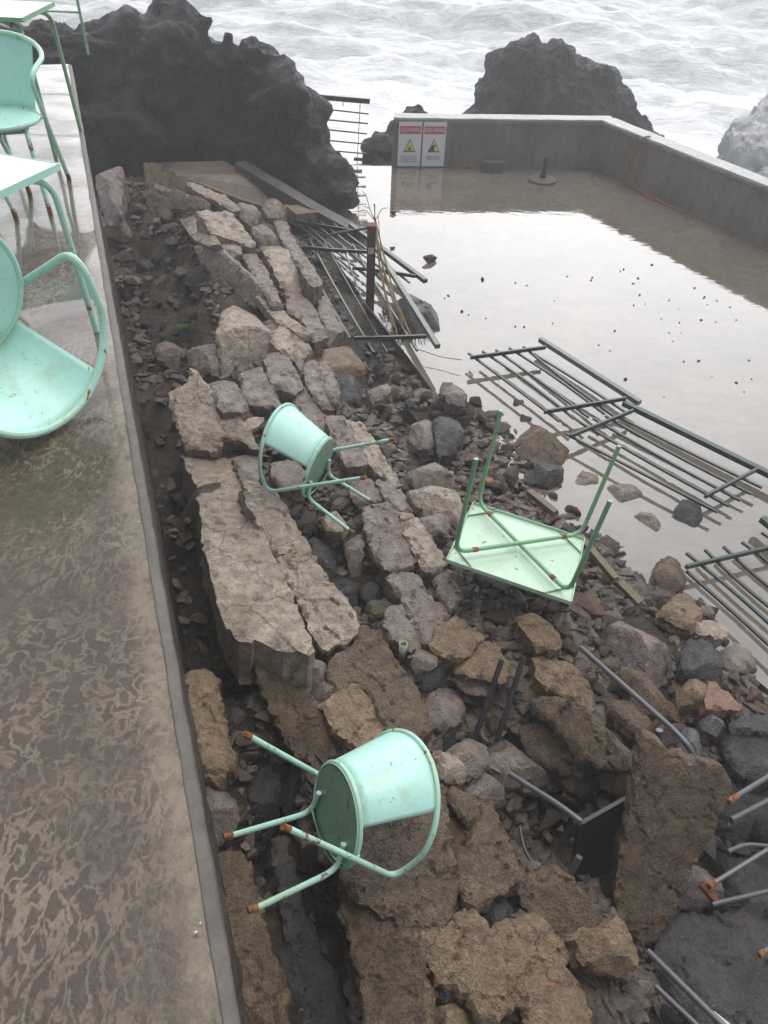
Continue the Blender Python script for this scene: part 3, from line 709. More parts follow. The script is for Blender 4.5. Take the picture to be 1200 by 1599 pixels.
G1 = 'concrete slabs fallen beside the walkway'; G2 = 'broken concrete blocks in the rubble'; G3 = 'rocks in the rubble'
CH = [
# kind(s=slab,b=block,r=rock), material, label, poly, opts
('s','pale','pale slab with a pointed top, uppermost of the long row below the walkway',[(301,573),(294,596),(265,614),(275,655),(289,697),(335,702),(348,684),(378,684),(390,694),(402,703),(385,665),(362,645),(345,645),(337,620),(322,598),(312,588)],dict(rnd=.06,thick=.3)),
('s','pale','longest smooth pale slab with a dark hole, beside the dark trench',[(291,699),(335,703),(362,712),(372,735),(380,752),(382,785),(398,810),(412,840),(428,872),(452,925),(469,965),(489,1012),(480,1016),(445,1008),(400,995),(390,1001),(374,998),(350,958),(338,915),(320,840),(317,800),(308,755),(288,712)],dict(rnd=.05,thick=.32,lift=.03,holes=[(369,831,.035)])),
('b','grey','small grey piece against the left armrest of the upper fallen chair',[(380,702),(402,706),(403,745),(384,750),(374,730),(366,710)],dict(rnd=.12)),
('s','pale','brownish slab piece touching the right side of the longest slab under the upper chair',[(384,756),(400,750),(425,765),(446,792),(462,825),(484,853),(484,859),(432,861),(415,832),(398,800),(386,780)],dict(rnd=.06,thick=.28)),
('s','pale','slab piece right of the longest slab with a straight broken upper edge',[(433,867),(486,865),(500,890),(522,918),(545,945),(560,980),(545,998),(520,1002),(510,1013),(488,985),(482,962),(470,935),(450,900)],dict(rnd=.06,thick=.28,lift=0.0)),
('s','brown','rough brown slab directly below the longest pale slab, above the lower chair legs',[(392,1004),(420,1005),(450,1015),(476,1018),(482,1035),(474,1055),(476,1078),(490,1095),(510,1125),(545,1168),(540,1175),(500,1182),(470,1180),(452,1160),(430,1115),(415,1080),(404,1050),(392,1025)],dict(rnd=.07,thick=.3)),
('r','grey','small stone wedged at the foot of the longest pale slab',[(478,1030),(500,1020),(518,1040),(505,1055),(482,1060)],dict(rnd=.6,thick=.12,lift=.03)),
('r','grey','round grey stone between the two rough brown slabs above the lower chair',[(489,1066),(510,1054),(532,1068),(522,1086),(500,1090)],dict(rnd=.7,thick=.12,lift=.03)),
('s','orange','smooth orange-brown slab just above the backrest of the lower chair',[(502,1097),(530,1085),(556,1068),(582,1104),(604,1142),(575,1166),(556,1172),(530,1145),(510,1112)],dict(rnd=.06,lift=.03)),
('s','brown','large rough brown slab with orange stain at the centre of the rubble',[(518,1030),(560,1003),(600,1000),(622,1040),(642,1062),(662,1100),(670,1140),(645,1152),(612,1142),(590,1108),(575,1075),(555,1064),(530,1078),(514,1055)],dict(rnd=.08,lift=.01)),
('s','brown','mossy brown slab seen through the frame of the lower fallen chair',[(556,1240),(600,1228),(640,1230),(690,1228),(698,1290),(712,1370),(706,1410),(690,1448),(662,1444),(650,1430),(630,1420),(600,1424),(545,1388),(538,1366),(545,1300)],dict(rnd=.05,thick=.35)),
('s','brown','rough brown slab at the bottom edge, below the lower chair',[(538,1392),(600,1428),(630,1425),(645,1440),(655,1500),(663,1545),(670,1585),(660,1640),(600,1650),(575,1600),(560,1530),(552,1470),(533,1430)],dict(rnd=.06,thick=.35)),
('s','brown','rough brown slab to the right of the lower chair with a notched left edge',[(700,1232),(735,1243),(770,1265),(790,1310),(814,1366),(790,1385),(762,1400),(745,1415),(725,1398),(713,1372),(722,1340),(738,1310),(738,1290),(720,1270)],dict(rnd=.06,thick=.28,lift=.02)),
('s','tan','yellowish cracked slab near the bottom edge with a grey stone in its side',[(660,1452),(690,1456),(702,1450),(715,1427),(745,1425),(770,1460),(783,1480),(788,1520),(785,1560),(772,1592),(755,1587),(735,1560),(712,1540),(690,1525),(670,1495)],dict(rnd=.06,lift=.03)),
('s','tan','tan slab right of the yellowish one at the bottom of the rubble',[(775,1448),(820,1424),(850,1440),(870,1470),(884,1500),(850,1530),(810,1562),(793,1575),(796,1520),(788,1480)],dict(rnd=.08)),
('b','brown','brown block with a sharp ridge in front of the black board',[(808,1376),(865,1353),(900,1385),(920,1410),(946,1440),(925,1472),(900,1476),(882,1492),(868,1460),(845,1435),(825,1423),(815,1400)],dict(rnd=.12,lift=.06,tilt=(-.1,-.35,1))),
('b','tan','tall tan block standing at the bottom edge beside two grey tubes',[(915,1465),(938,1455),(975,1434),(985,1460),(1005,1500),(985,1522),(950,1515),(922,1500)],dict(rnd=.2,lift=.16,thick=.6,tilt=(.1,-.25,1))),
('b','tan','tan block with a red streak at the bottom edge, left of the tall tan block',[(825,1530),(852,1520),(886,1512),(905,1545),(925,1600),(900,1640),(835,1640),(822,1570)],dict(rnd=.15,lift=.05)),
('b','orange','orange-brown lump at the bottom edge right of the lowest brown slab',[(674,1585),(702,1566),(728,1582),(738,1620),(700,1640),(668,1630)],dict(rnd=.3,lift=.0)),
('r','dark','small square dark stone set in the side of the yellowish slab',[(684,1526),(716,1528),(713,1562),(684,1560)],dict(rnd=.4,thick=.1,lift=.01)),
('r','dark','dark stone lodged between the notched slab and the tan slabs',[(765,1400),(790,1392),(806,1425),(795,1448),(768,1440)],dict(rnd=.5,thick=.14,lift=0)),
('r','grey','grey triangular block right of the orange-stained slab, under the black hollow',[(690,1062),(722,1075),(731,1110),(715,1125),(675,1130),(665,1112),(678,1085)],dict(rnd=.18,thick=.2,lift=.04)),
('s','grey','rough slab whose top touches the feet of the upper chair',[(568,792),(600,784),(611,787),(628,817),(634,842),(649,874),(636,881),(607,889),(585,860),(570,812)],dict(rnd=.07,thick=.3)),
('s','pale','narrow pale slab beside the top-left corner of the overturned table',[(625,799),(645,802),(672,837),(698,880),(686,889),(665,889),(653,867),(636,837),(631,815)],dict(rnd=.08,lift=.04)),
('s','grey','narrow brownish slab end below the left corner of the overturned table',[(684,894),(700,886),(709,907),(722,927),(702,946),(688,922)],dict(rnd=.08,lift=.02)),
('s','grey','broad rough slab in the row left of the overturned table, second from its top',[(604,899),(630,894),(652,901),(662,915),(675,937),(692,943),(700,957),(685,971),(647,969),(636,945),(622,920)],dict(rnd=.07)),
('b','grey','small wedge of concrete between the broad slab and the pale triangular slab',[(648,973),(682,973),(672,1001),(662,1002)],dict(rnd=.1)),
('b','grey','smooth grey block beside the white pipe, left of the wedge',[(600,962),(611,943),(625,948),(642,972),(659,1002),(640,1012),(612,992)],dict(rnd=.15,lift=.03)),
('s','tan','pale triangular slab above the dark stones and below the overturned table',[(686,978),(717,962),(755,995),(730,1021),(710,1026),(673,1011)],dict(rnd=.08,lift=.03)),
('s','tan','tan slab with small pits behind the two black rods',[(757,1000),(780,1015),(795,1042),(787,1064),(713,1047),(716,1036),(740,1026)],dict(rnd=.1,lift=.03)),
('b','grey','flat stone slice lying under the pitted tan slab',[(708,1056),(735,1060),(768,1070),(762,1084),(728,1078)],dict(rnd=.15,thick=.06,lift=.02)),
('s','grey','slab piece directly right of the backrest of the upper chair',[(510,650),(537,652),(556,685),(574,724),(543,725),(524,692)],dict(rnd=.07,thick=.28)),
('s','pale','long pale slab under the upper foot of the upper chair',[(541,654),(565,660),(587,692),(606,722),(625,755),(610,752),(580,725),(558,686)],dict(rnd=.06,thick=.28,lift=.03)),
('s','grey','narrow slab continuing down from the long pale slab near the upper chair feet',[(588,746),(610,754),(630,774),(643,797),(620,795),(600,772)],dict(rnd=.08)),
('b','grey','flat piece between the two nearer legs of the upper chair',[(545,742),(580,746),(597,777),(566,789),(551,772)],dict(rnd=.1,lift=0)),
('r','pale','long rounded pale block left of the table legs',[(636,765),(660,745),(690,748),(712,765),(732,792),(722,806),(700,792),(665,782)],dict(rnd=.35,lift=.06)),
('r','grey','rounded stone just left of the nearer left table leg',[(655,795),(685,785),(702,800),(698,822),(668,824),(655,812)],dict(rnd=.6,lift=.05)),
('b','grey','rough brown-grey block above the long rounded block',[(632,706),(655,712),(682,716),(700,724),(710,742),(690,746),(655,742),(634,728)],dict(rnd=.25,lift=.05)),
('s','grey','slanted slab edge right of the leaning blocks, below the brown boulder',[(495,547),(508,556),(530,610),(525,628),(511,606),(493,562)],dict(rnd=.1,lift=.06)),
('s','grey','leaning slab left of the one under the brown boulder',[(466,552),(482,550),(497,566),(513,606),(521,632),(503,632),(482,600)],dict(rnd=.1,lift=.05,thick=.3)),
('b','tan','brown-yellow boulder at the lower end of the tangled fence panels',[(515,548),(514,534),(524,525),(545,528),(562,537),(577,565),(558,566),(540,562)],dict(rnd=.3,lift=.1,thick=.22)),
('r','dark','dark boulder under the brown-yellow one',[(528,575),(556,578),(574,590),(572,615),(545,618),(530,600)],dict(rnd=.5,lift=.06)),
('b','grey','brown piece with an orange corner above the first pale slab',[(327,600),(352,590),(366,597),(386,632),(375,642),(350,638),(335,618)],dict(rnd=.15,lift=.05,thick=.24)),
('s','grey','leaning slab below the big pale block, right of the orange-cornered piece',[(372,572),(386,560),(400,565),(425,600),(436,630),(416,634),(384,622)],dict(rnd=.1,lift=.06,thick=.3)),
('s','grey','leaning slab left of the small sharp one, above the upper chair backrest',[(412,550),(427,544),(450,560),(472,597),(460,607),(426,598)],dict(rnd=.12,lift=.06,thick=.3)),
('b','pale','small pale chip above the hoop of the upper chair',[(380,661),(397,648),(413,651),(404,664),(386,671)],dict(rnd=.15,thick=.06,lift=.04)),
('b','pale','big pale block with rounded top near the yellow-green plants',[(348,470),(366,457),(394,468),(414,495),(427,509),(412,530),(400,540),(398,552),(346,556),(340,525),(346,490)],dict(rnd=.18,lift=.1,thick=.42)),
('s','pale','thin pale slice lying across the blocks, upper of two',[(400,460),(417,466),(460,500),(488,517),(474,522),(434,500)],dict(rnd=.08,lift=.1,thick=.1)),
('b','pale','pale angular block below the two thin slices',[(440,505),(464,521),(487,540),(472,551),(455,558),(424,533),(430,512)],dict(rnd=.14,lift=.08,thick=.3)),
('s','grey','grey slab lying along the tangled fence panels, lower end of the upper row',[(447,455),(475,460),(490,481),(513,525),(490,532),(479,505),(452,486)],dict(rnd=.08,lift=.04,thick=.3)),
('s','grey','long narrow slab edge directly left of the tangled fence panels',[(430,342),(447,347),(461,378),(503,440),(488,446),(456,396),(437,367)],dict(rnd=.08,lift=.06,thick=.3)),
('s','pale','smooth grey slab in the upper row, left of the long narrow slab edge',[(407,372),(436,377),(455,397),(475,441),(464,456),(440,442),(418,400)],dict(rnd=.1,lift=.05,thick=.3)),
('b','grey','rounded block at the head of the upper row near the ramp',[(397,341),(426,345),(436,374),(410,370),(395,358)],dict(rnd=.3,lift=.06,thick=.28)),
('s','grey','narrow slab below the long narrow slab edge, reaching the brown boulder',[(496,450),(508,455),(536,514),(516,523),(501,485)],dict(rnd=.1,lift=.02,thick=.28)),
('s','pale','pale slab with a pointed lower end, leftmost of the far tilted slabs',[(271,322),(302,326),(322,350),(341,381),(327,383),(305,372),(285,347)],dict(rnd=.06,lift=.06,thick=.3)),
('s','pale','broad cracked pale slab in the far group below the ramp',[(309,328),(335,329),(360,330),(380,355),(399,381),(390,385),(372,375),(335,365),(324,350)],dict(rnd=.06,lift=.07,thick=.25)),
('b','pale','small pale slab piece below the broad cracked one',[(338,371),(370,378),(377,393),(351,388)],dict(rnd=.1,lift=.05,thick=.25)),
('s','grey','long thin slab tilted on edge with a pale rim, above the big pale block',[(327,384),(334,384),(380,425),(417,462),(409,466),(398,480),(376,470),(360,445),(330,430),(308,402),(305,384)],dict(rnd=.04,lift=.0,thick=.10,tilt=(-.75,-.55,.5))),
('s','grey','short slab on edge with a pale rim, in front of the far brown slabs',[(225,287),(260,295),(310,310),(319,315),(317,328),(292,326),(268,322),(245,345),(228,330)],dict(rnd=.04,lift=.05,thick=.12,tilt=(-.5,-.8,.5))),
('s','brown','farthest brown tilted slab leaning at the edge of the ramp',[(222,255),(245,257),(270,267),(290,280),(303,295),(280,302),(250,291),(230,285)],dict(rnd=.06,lift=.08,thick=.2,tilt=(-.4,-.6,.7))),
('s','pale','thin pale slab lying along the lower edge of the ramp',[(285,280),(310,289),(350,304),(378,326),(364,327),(335,311),(305,297)],dict(rnd=.06,lift=.1,thick=.08)),
('b','grey','rough long block right of the broad cracked pale slab',[(377,380),(395,389),(415,420),(438,468),(426,470),(405,440),(385,405)],dict(rnd=.15,lift=.03,thick=.3)),
('b','grey','two-toned block between the ramp and the head of the upper row',[(370,308),(392,312),(405,328),(398,340),(378,330)],dict(rnd=.3,lift=.08,thick=.2)),
('b','pale','pale block at the near corner of the ramp',[(418,303),(436,298),(441,315),(436,330),(420,328),(412,315)],dict(rnd=.25,lift=.06,thick=.2)),
('b','grey','rounded brown block beside the head of the tangled fence panels',[(440,308),(458,310),(466,328),(450,342),(436,335)],dict(rnd=.35,lift=.1,thick=.2)),
('s','tan','long tan block lying above the big rough brown slabs near the grey pipe',[(837,1020),(862,1014),(887,1035),(930,1075),(921,1114),(902,1097),(884,1085),(843,1060)],dict(rnd=.1,lift=.05,thick=.28)),
('b','tan','tan block with a dark left side below the overturned table corner',[(807,966),(830,957),(855,972),(878,997),(866,1012),(841,1008),(826,988)],dict(rnd=.14,lift=.06,thick=.28)),
('s','brown','big rough brown slab pointing down to the black board',[(827,1092),(867,1091),(900,1100),(940,1140),(970,1165),(994,1190),(982,1202),(936,1196),(905,1185),(888,1155),(860,1126),(830,1115)],dict(rnd=.1,lift=.05,thick=.25)),
('b','brown','brown block left of the big rough slab that points to the black board',[(815,1135),(857,1129),(886,1160),(906,1196),(878,1205),(835,1185),(820,1160)],dict(rnd=.15,lift=.02,thick=.25)),
('b','tan','tan lump with a dark side beside the top edge of the black board',[(938,1205),(960,1196),(985,1205),(1001,1225),(975,1245),(950,1228)],dict(rnd=.25,lift=.06,thick=.2)),
('b','grey','grey-brown block left of the brown slab, right of the two black rods',[(782,1150),(800,1135),(840,1165),(870,1190),(860,1215),(800,1210),(778,1185)],dict(rnd=.3,lift=.0,thick=.25)),
('r','purple','large purple-grey boulder above the bent grey pipe',[(955,970),(975,953),(1005,962),(1033,985),(1056,1013),(1045,1032),(1028,1045),(1005,1032),(980,1003)],dict(rnd=.5,lift=.1,thick=.25)),
('b','brown','rough brown block under the bent grey pipe',[(952,1086),(980,1092),(1022,1130),(1006,1150),(978,1127),(958,1105)],dict(rnd=.15,lift=.04)),
('b','brown','ridged brown block right of the middle of the bent pipe',[(985,1018),(1020,1055),(1053,1090),(1030,1103),(1000,1096),(995,1062),(972,1050)],dict(rnd=.18,lift=.08)),
('s','tan','layered tan slab at the edge of the flooded terrace',[(1038,944),(1068,921),(1097,951),(1091,962),(1076,977),(1051,962)],dict(rnd=.1,lift=.08,thick=.16)),
('b','pale','pale thin slab at the terrace edge right of the layered one',[(1083,971),(1098,964),(1142,985),(1123,995),(1093,986)],dict(rnd=.15,lift=.05,thick=.1)),
('r','dark','dark blue-black boulder on the right of the rubble',[(1074,1007),(1086,994),(1111,994),(1126,1015),(1132,1058),(1116,1056),(1100,1049),(1077,1042)],dict(rnd=.3,lift=.1,thick=.3)),
('s','grey','pale grey flat rock at the right edge beside the terrace water',[(1134,1008),(1168,1000),(1191,1034),(1149,1036)],dict(rnd=.2,lift=.04,thick=.14)),
('b','tan','tan rock with a flat purple side, right part of the rubble',[(1068,1068),(1093,1047),(1111,1056),(1108,1075),(1102,1090),(1071,1086)],dict(rnd=.25,lift=.1,thick=.25)),
('b','red','flat purple-red stone face beside the tan rock on the right',[(1111,1062),(1136,1081),(1158,1105),(1130,1106),(1102,1103)],dict(rnd=.08,lift=.06,thick=.2)),
('r','blue','dark grey stone just below the purple-red one',[(1100,1112),(1126,1106),(1141,1122),(1123,1140),(1102,1130)],dict(rnd=.5,lift=.05)),
('r','blue','blue-grey smooth stone next to the bend of the grey pipe',[(1063,1138),(1078,1131),(1100,1150),(1101,1176),(1081,1174),(1068,1156)],dict(rnd=.25,lift=.05)),
('s','dark','dark slab with a pale upper rim at the right edge',[(1147,1122),(1175,1117),(1215,1120),(1215,1142),(1145,1138)],dict(rnd=.15,lift=.06)),
('s','dark','large wet dark slab at the right edge under the other dark slab',[(1134,1144),(1168,1141),(1215,1148),(1215,1212),(1165,1206),(1138,1182)],dict(rnd=.1,lift=.02,thick=.3)),
('b','orange','orange-brown rough block against the walkway wall, above the lower chair feet',[(290,1046),(318,1040),(334,1055),(342,1095),(352,1150),(364,1180),(348,1200),(335,1218),(318,1200),(304,1130)],dict(rnd=.15,lift=.05,thick=.45)),
('b','red','dark reddish block beside the orange-brown one, deep under the brown slab',[(345,1062),(392,1052),(402,1090),(380,1108),(350,1116)],dict(rnd=.2,lift=-.22,thick=.3)),
('b','grey','grey rough lump against the wall between the upper two feet of the lower chair',[(320,1216),(345,1214),(372,1248),(368,1290),(345,1300),(330,1265)],dict(rnd=.2,lift=.0,thick=.4)),
('b','brown','brown strip of broken concrete along the wall at the bottom left',[(345,1325),(380,1325),(405,1400),(418,1480),(452,1545),(448,1620),(392,1640),(372,1520),(352,1400)],dict(rnd=.12,lift=-.02,thick=.5)),
('b','dark','smooth dark concrete strip standing in the trench behind the lower chair feet',[(395,1190),(425,1170),(440,1240),(445,1300),(425,1320),(402,1310),(398,1250)],dict(rnd=.2,lift=.05,thick=.4)),
('s','dark','flat dark grey concrete strip in the trench below the lower chair',[(428,1310),(448,1305),(468,1400),(500,1480),(535,1560),(545,1640),(490,1640),(470,1560),(450,1450)],dict(rnd=.08,lift=-.03,thick=.3)),
('b','dark','dark block in the trench at the bottom, left of the flat strip',[(425,1400),(452,1440),(468,1520),(480,1600),(470,1640),(448,1600),(425,1500)],dict(rnd=.2,lift=-.12,thick=.3)),
('r','grey','pinkish-brown boulder below the black hollow, right of the lower chair backrest',[(703,1160),(730,1148),(762,1152),(770,1178),(748,1200),(712,1195)],dict(rnd=.4,lift=.04)),
('b','grey','brown block with a cracked side next to the pinkish-brown boulder',[(735,1205),(765,1200),(792,1225),(795,1250),(770,1252),(742,1232)],dict(rnd=.25,lift=-.02,thick=.25)),
('b','pale','pale green-tinged block touching the backrest rim of the lower chair',[(680,1175),(705,1172),(732,1195),(722,1212),(690,1210)],dict(rnd=.2,lift=.06)),
('r','dark','wet black stone under the pale triangular slab',[(648,1045),(680,1030),(712,1035),(705,1060),(665,1072)],dict(rnd=.4,lift=.0)),
('r','grey','rounded brown stone beside the mossy white pipe',[(640,1018),(660,1010),(684,1020),(680,1038),(650,1042)],dict(rnd=.6,lift=.03)),
('r','dark','black wet boulder in the hollow between the slab rows, lower of two',[(525,900),(550,895),(565,915),(558,945),(535,950),(525,925)],dict(rnd=.6,lift=-.02)),
('r','dark','black wet boulder in the hollow under the feet of the upper chair',[(485,835),(515,832),(530,860),(520,895),(495,890),(484,860)],dict(rnd=.5,lift=-.02)),
('r','dark','small shiny black stone beside the yellow leaf in the hollow',[(562,905),(580,900),(592,915),(582,930),(565,928)],dict(rnd=.6,lift=0.02)),
('b','grey','upright grey stone in the hollow below the nearest foot of the upper chair',[(540,835),(560,828),(566,850),(558,880),(545,878)],dict(rnd=.3,lift=.04,thick=.2)),
('b','moss_','mossy green-tinged stone in the hollow beside the smooth grey block',[(570,938),(592,926),(612,932),(600,945),(575,952)],dict(rnd=.25,lift=.04)),
('r','purple','purple-grey flat stone among the loose rocks right of the upper chair',[(645,650),(660,638),(676,645),(678,690),(660,688),(643,672)],dict(rnd=.2,lift=.08)),
('r','dark','large dark grey rock right of the purple-grey flat stone',[(680,655),(692,630),(712,640),(724,660),(715,682),(690,688)],dict(rnd=.35,lift=.12,thick=.25)),
('r','purple','flat-topped purple rock near the terrace edge above the table legs',[(690,600),(712,596),(730,612),(722,620),(703,618)],dict(rnd=.25,lift=.08)),
('b','brown','square muddy block beside the first flat fence panel',[(815,652),(840,645),(862,652),(895,675),(888,700),(850,700),(820,680)],dict(rnd=.2,lift=.09,thick=.25)),
('r','dark','dark boulder under the square muddy block, half in the puddle',[(838,716),(852,708),(876,714),(880,735),(862,746),(840,738)],dict(rnd=.5,lift=.06)),
('b','grey','muddy block in the water below the square block',[(899,732),(925,722),(945,735),(940,760),(912,758),(899,748)],dict(rnd=.3,lift=.06)),
('b','grey','pale-topped muddy rock lying below the second flat fence panel',[(952,755),(985,750),(1006,760),(1000,778),(965,775)],dict(rnd=.25,lift=.07)),
('r','dark','dark boulder standing in the water under the second fence panel',[(1060,790),(1072,774),(1096,778),(1100,800),(1088,812),(1064,806)],dict(rnd=.3,lift=.14,thick=.2)),
('b','grey','upright grey rock by the brown puddle, right of the table leg',[(998,800),(1015,782),(1036,790),(1030,825),(1010,832),(998,820)],dict(rnd=.3,lift=.08)),
('b','brown','brown rock beside the third fence panel at the water edge',[(1030,875),(1048,862),(1072,885),(1070,905),(1045,910),(1030,890)],dict(rnd=.3,lift=.1)),
('r','dark','long wet boulder under the right end of the tangled fence panels',[(610,460),(635,440),(668,445),(690,465),(706,495),(690,510),(650,505),(620,490)],dict(rnd=.5,lift=.14,thick=.3)),
('r','grey','tan-topped rock under the brown-yellow boulder, near the loose rocks',[(577,600),(600,590),(612,596),(605,612),(583,615)],dict(rnd=.4,lift=.06)),
('r','grey','muddy round rock under the corner of the flat fence panel',[(722,572),(738,568),(756,580),(750,594),(728,592)],dict(rnd=.5,lift=.08)),
('b','purple','broad stone at the foot of the walkway wall near the far end',[(146,240),(182,240),(190,262),(180,300),(160,305),(152,280)],dict(rnd=.3,lift=.25,thick=.4)),
('b','grey','flat grey stone by the wall below the broad far stone',[(156,330),(190,335),(205,352),(190,362),(162,355)],dict(rnd=.25,lift=.06)),
('b','grey','grey stone in the dark trench left of the big pale block',[(285,530),(325,518),(342,540),(330,565),(296,560)],dict(rnd=.35,lift=.1,thick=.25)),
('r','purple','purple-grey stone at the wall below the near hoop of the walkway chair',[(240,535),(262,525),(282,540),(270,556),(245,552)],dict(rnd=.35,lift=.08)),
('r','dark','dark triangular stone fallen in the trench beside the longest slab',[(264,765),(290,760),(296,785),(278,782)],dict(rnd=.3,lift=.02)),
('b','dark','huge smooth wet black boulder filling the bottom right corner',[(1035,1440),(1075,1425),(1130,1432),(1215,1420),(1215,1640),(1150,1640),(1070,1560),(1030,1500)],dict(rnd=.12,lift=.02,thick=.4)),
('r','purple','grey pitted round stone beside the rusty chair foot at lower right',[(1062,1352),(1085,1345),(1118,1352),(1135,1375),(1120,1402),(1085,1412),(1064,1395)],dict(rnd=.3,lift=.06)),
('b','dark','dark block behind the tall standing slab on the right side',[(1095,1215),(1130,1195),(1185,1215),(1215,1215),(1215,1300),(1150,1320),(1105,1290)],dict(rnd=.25,lift=.0,thick=.3)),
('b','dark','black rock between the two sets of grey chair legs at the right edge',[(1130,1330),(1180,1345),(1215,1335),(1215,1420),(1150,1425),(1130,1390)],dict(rnd=.25,lift=-.04,thick=.3)),
('s','grey','narrow slab lying under the two thin pale slices in the upper row',[(415,500),(436,498),(470,552),(480,600),(462,560),(430,528)],dict(rnd=.08,lift=.03,thick=.25)),
('s','grey','dark-edged slab between the hoop of the upper chair and the leaning slabs',[(452,612),(482,606),(505,640),(520,690),(502,690),(470,640)],dict(rnd=.08,lift=.0,thick=.25)),
('b','grey','angular grey piece seen through the upper chair frame',[(425,720),(452,715),(478,735),(470,762),(440,760),(428,742)],dict(rnd=.12,lift=.02,thick=.12)),
('b','pale','small pale angular piece just below the seat of the upper chair',[(500,800),(522,795),(540,815),(530,830),(508,826)],dict(rnd=.12,lift=.02,thick=.1)),
('s','brown','rough brown slab between the notched slab and the lower chair hoop',[(690,1228),(700,1232),(718,1270),(736,1300),(718,1340),(708,1365),(700,1300)],dict(rnd=.08,lift=-.03)),
('b','brown','flat brown piece at the upper rim of the orange-stained centre slab',[(560,975),(598,985),(604,1000),(565,1002),(548,992)],dict(rnd=.12,lift=.0,thick=.12)),
]
M['moss_'] = stone_mat('mossy_stone', (.12, .14, .06), (.13, .10, .07), (.08, .12, .03), grain=.8)
NM = {'s': ('concrete_slab', 'slab', G1), 'b': ('concrete_block', 'block', G2), 'r': ('boulder', 'rock', G3)}
for k, mt, lb, poly, op in CH:
    nm, ct, gr = NM[k]
    chunk(nm, poly, mt, lb, ct, group=gr, **op)
# tall slab standing on end at lower right
chunk('concrete_slab', [(1013,1152),(1030,1166),(1042,1186),(1080,1190),(1105,1200),(1130,1204),(1138,1236),(1120,1270),(1110,1300),(1085,1340),(1062,1400),(1040,1430),(1022,1470),(1005,1478),(975,1440),(965,1400),(975,1330),(990,1270),(1000,1210)],
      'brown', 'tall brown slab standing on end at the lower right beside the black board', 'slab', tilt=(-.12, -.62, .55), thick=.16, rnd=.04, z=-1.95, group=G1, amp=.7)

# ------------------------------------------------------------------ loose stones
rng = random.Random(5)
def stone_mesh(i):
    r = random.Random(100+i); bm = bmesh.new()
    for _ in range(13):
        v = Vector((r.gauss(0, 1), r.gauss(0, 1), r.gauss(0, 1))).normalized()*r.uniform(.8, 1.05)
        bm.verts.new((v.x, v.y*r.uniform(.65, .95), v.z*r.uniform(.5, .8)))
    bmesh.ops.convex_hull(bm, input=bm.verts)
    bmesh.ops.delete(bm, geom=[v for v in bm.verts if not v.link_faces], context='VERTS')
    bmesh.ops.bevel(bm, geom=bm.edges[:], offset=.03, segments=1, affect='EDGES')
    bmesh.ops.triangulate(bm, faces=bm.faces[:])
    bmesh.ops.subdivide_edges(bm, edges=[e_ for e_ in bm.edges if e_.calc_length() > .25], cuts=2, use_grid_fill=True)
    bmesh.ops.triangulate(bm, faces=bm.faces[:])
    bm.normal_update()
    for v in bm.verts:
        v.co += v.normal*(.08*n3(v.co, 1.8, i)+.04*n3(v.co, 5, i+3)+.02*n3(v.co, 14, i+3))
    me = bpy.data.meshes.new('stone'); bm.to_mesh(me); bm.free()
    me.polygons.foreach_set('use_smooth', [False]*len(me.polygons))
    return me
SM = {}
mats = ['grey', 'brown', 'dark', 'purple', 'red', 'mud', 'pale']
for k in mats:
    for i in range(5):
        me = stone_mesh(i+len(SM)); me.materials.append(M[k]); SM[(k, i)] = me
def in_any(x, y, polys, m=0):
    for P in polys:
        if inpoly(x, y, P): return True
    return False
def place_stone(px, py, rad, k, label, group='loose stones on the rubble slope', lift=.3, nm='stone', cat='stone'):
    P = onsurf(px, py, -.10)
    o = bpy.data.objects.new(nm, SM[(k, rng.randrange(5))]); COL.objects.link(o)
    o.location = (P[0], P[1], P[2]+rad*lift); o.rotation_euler = (rng.uniform(-.5, .5), rng.uniform(-.5, .5), rng.uniform(0, 6.28))
    o.scale = (rad*rng.uniform(.85, 1.35), rad*rng.uniform(.8, 1.1), rad*rng.uniform(.75, 1.1))
    return tag(o, label, cat, group)
# zones: polygon, number, size range, materials, label
ZN = [
 ([(575,560),(700,570),(800,610),(830,660),(800,760),(730,780),(640,700),(590,640)], 76, (.07, .15), ['purple','grey','brown','dark','mud','red'], 'loose wet stone on the slope between the upper chair and the flat fence panel'),
 ([(790,700),(900,700),(1040,790),(1060,880),(1040,930),(920,960),(880,850)], 56, (.06, .13), ['grey','brown','mud','purple','dark'], 'muddy stone beside the table legs near the terrace puddles'),
 ([(760,930),(1040,930),(1140,1000),(1200,1100),(1120,1160),(900,1080),(780,1010)], 52, (.06, .12), ['grey','brown','dark','purple','red'], 'loose stone between the overturned table and the bent grey pipe'),
 ([(140,250),(260,330),(330,520),(320,580),(240,600),(190,450)], 50, (.06, .14), ['dark','mud','purple','grey'], 'dark stone in the hollow between the walkway wall and the far slabs'),
 ([(440,680),(560,730),(570,900),(620,1000),(560,960),(480,860),(430,760)], 24, (.05, .10), ['dark','grey','dark'], 'stone in the hollow beneath the upper chair'),
 ([(660,1050),(820,1100),(900,1220),(820,1340),(740,1230),(670,1150)], 20, (.05, .10), ['dark','grey','brown'], 'stone around the black rods and the dark hollow'),
 ([(1000,1150),(1200,1150),(1200,1600),(1040,1600),(1080,1400)], 16, (.07, .14), ['dark','blue_','dark'], 'wet black stone in the lower right corner'),
 ([(380,1180),(560,1200),(540,1600),(440,1600)], 12, (.06, .12), ['dark','mud'], 'black stone in the trench under the lower chair'),
]
cnt = 0
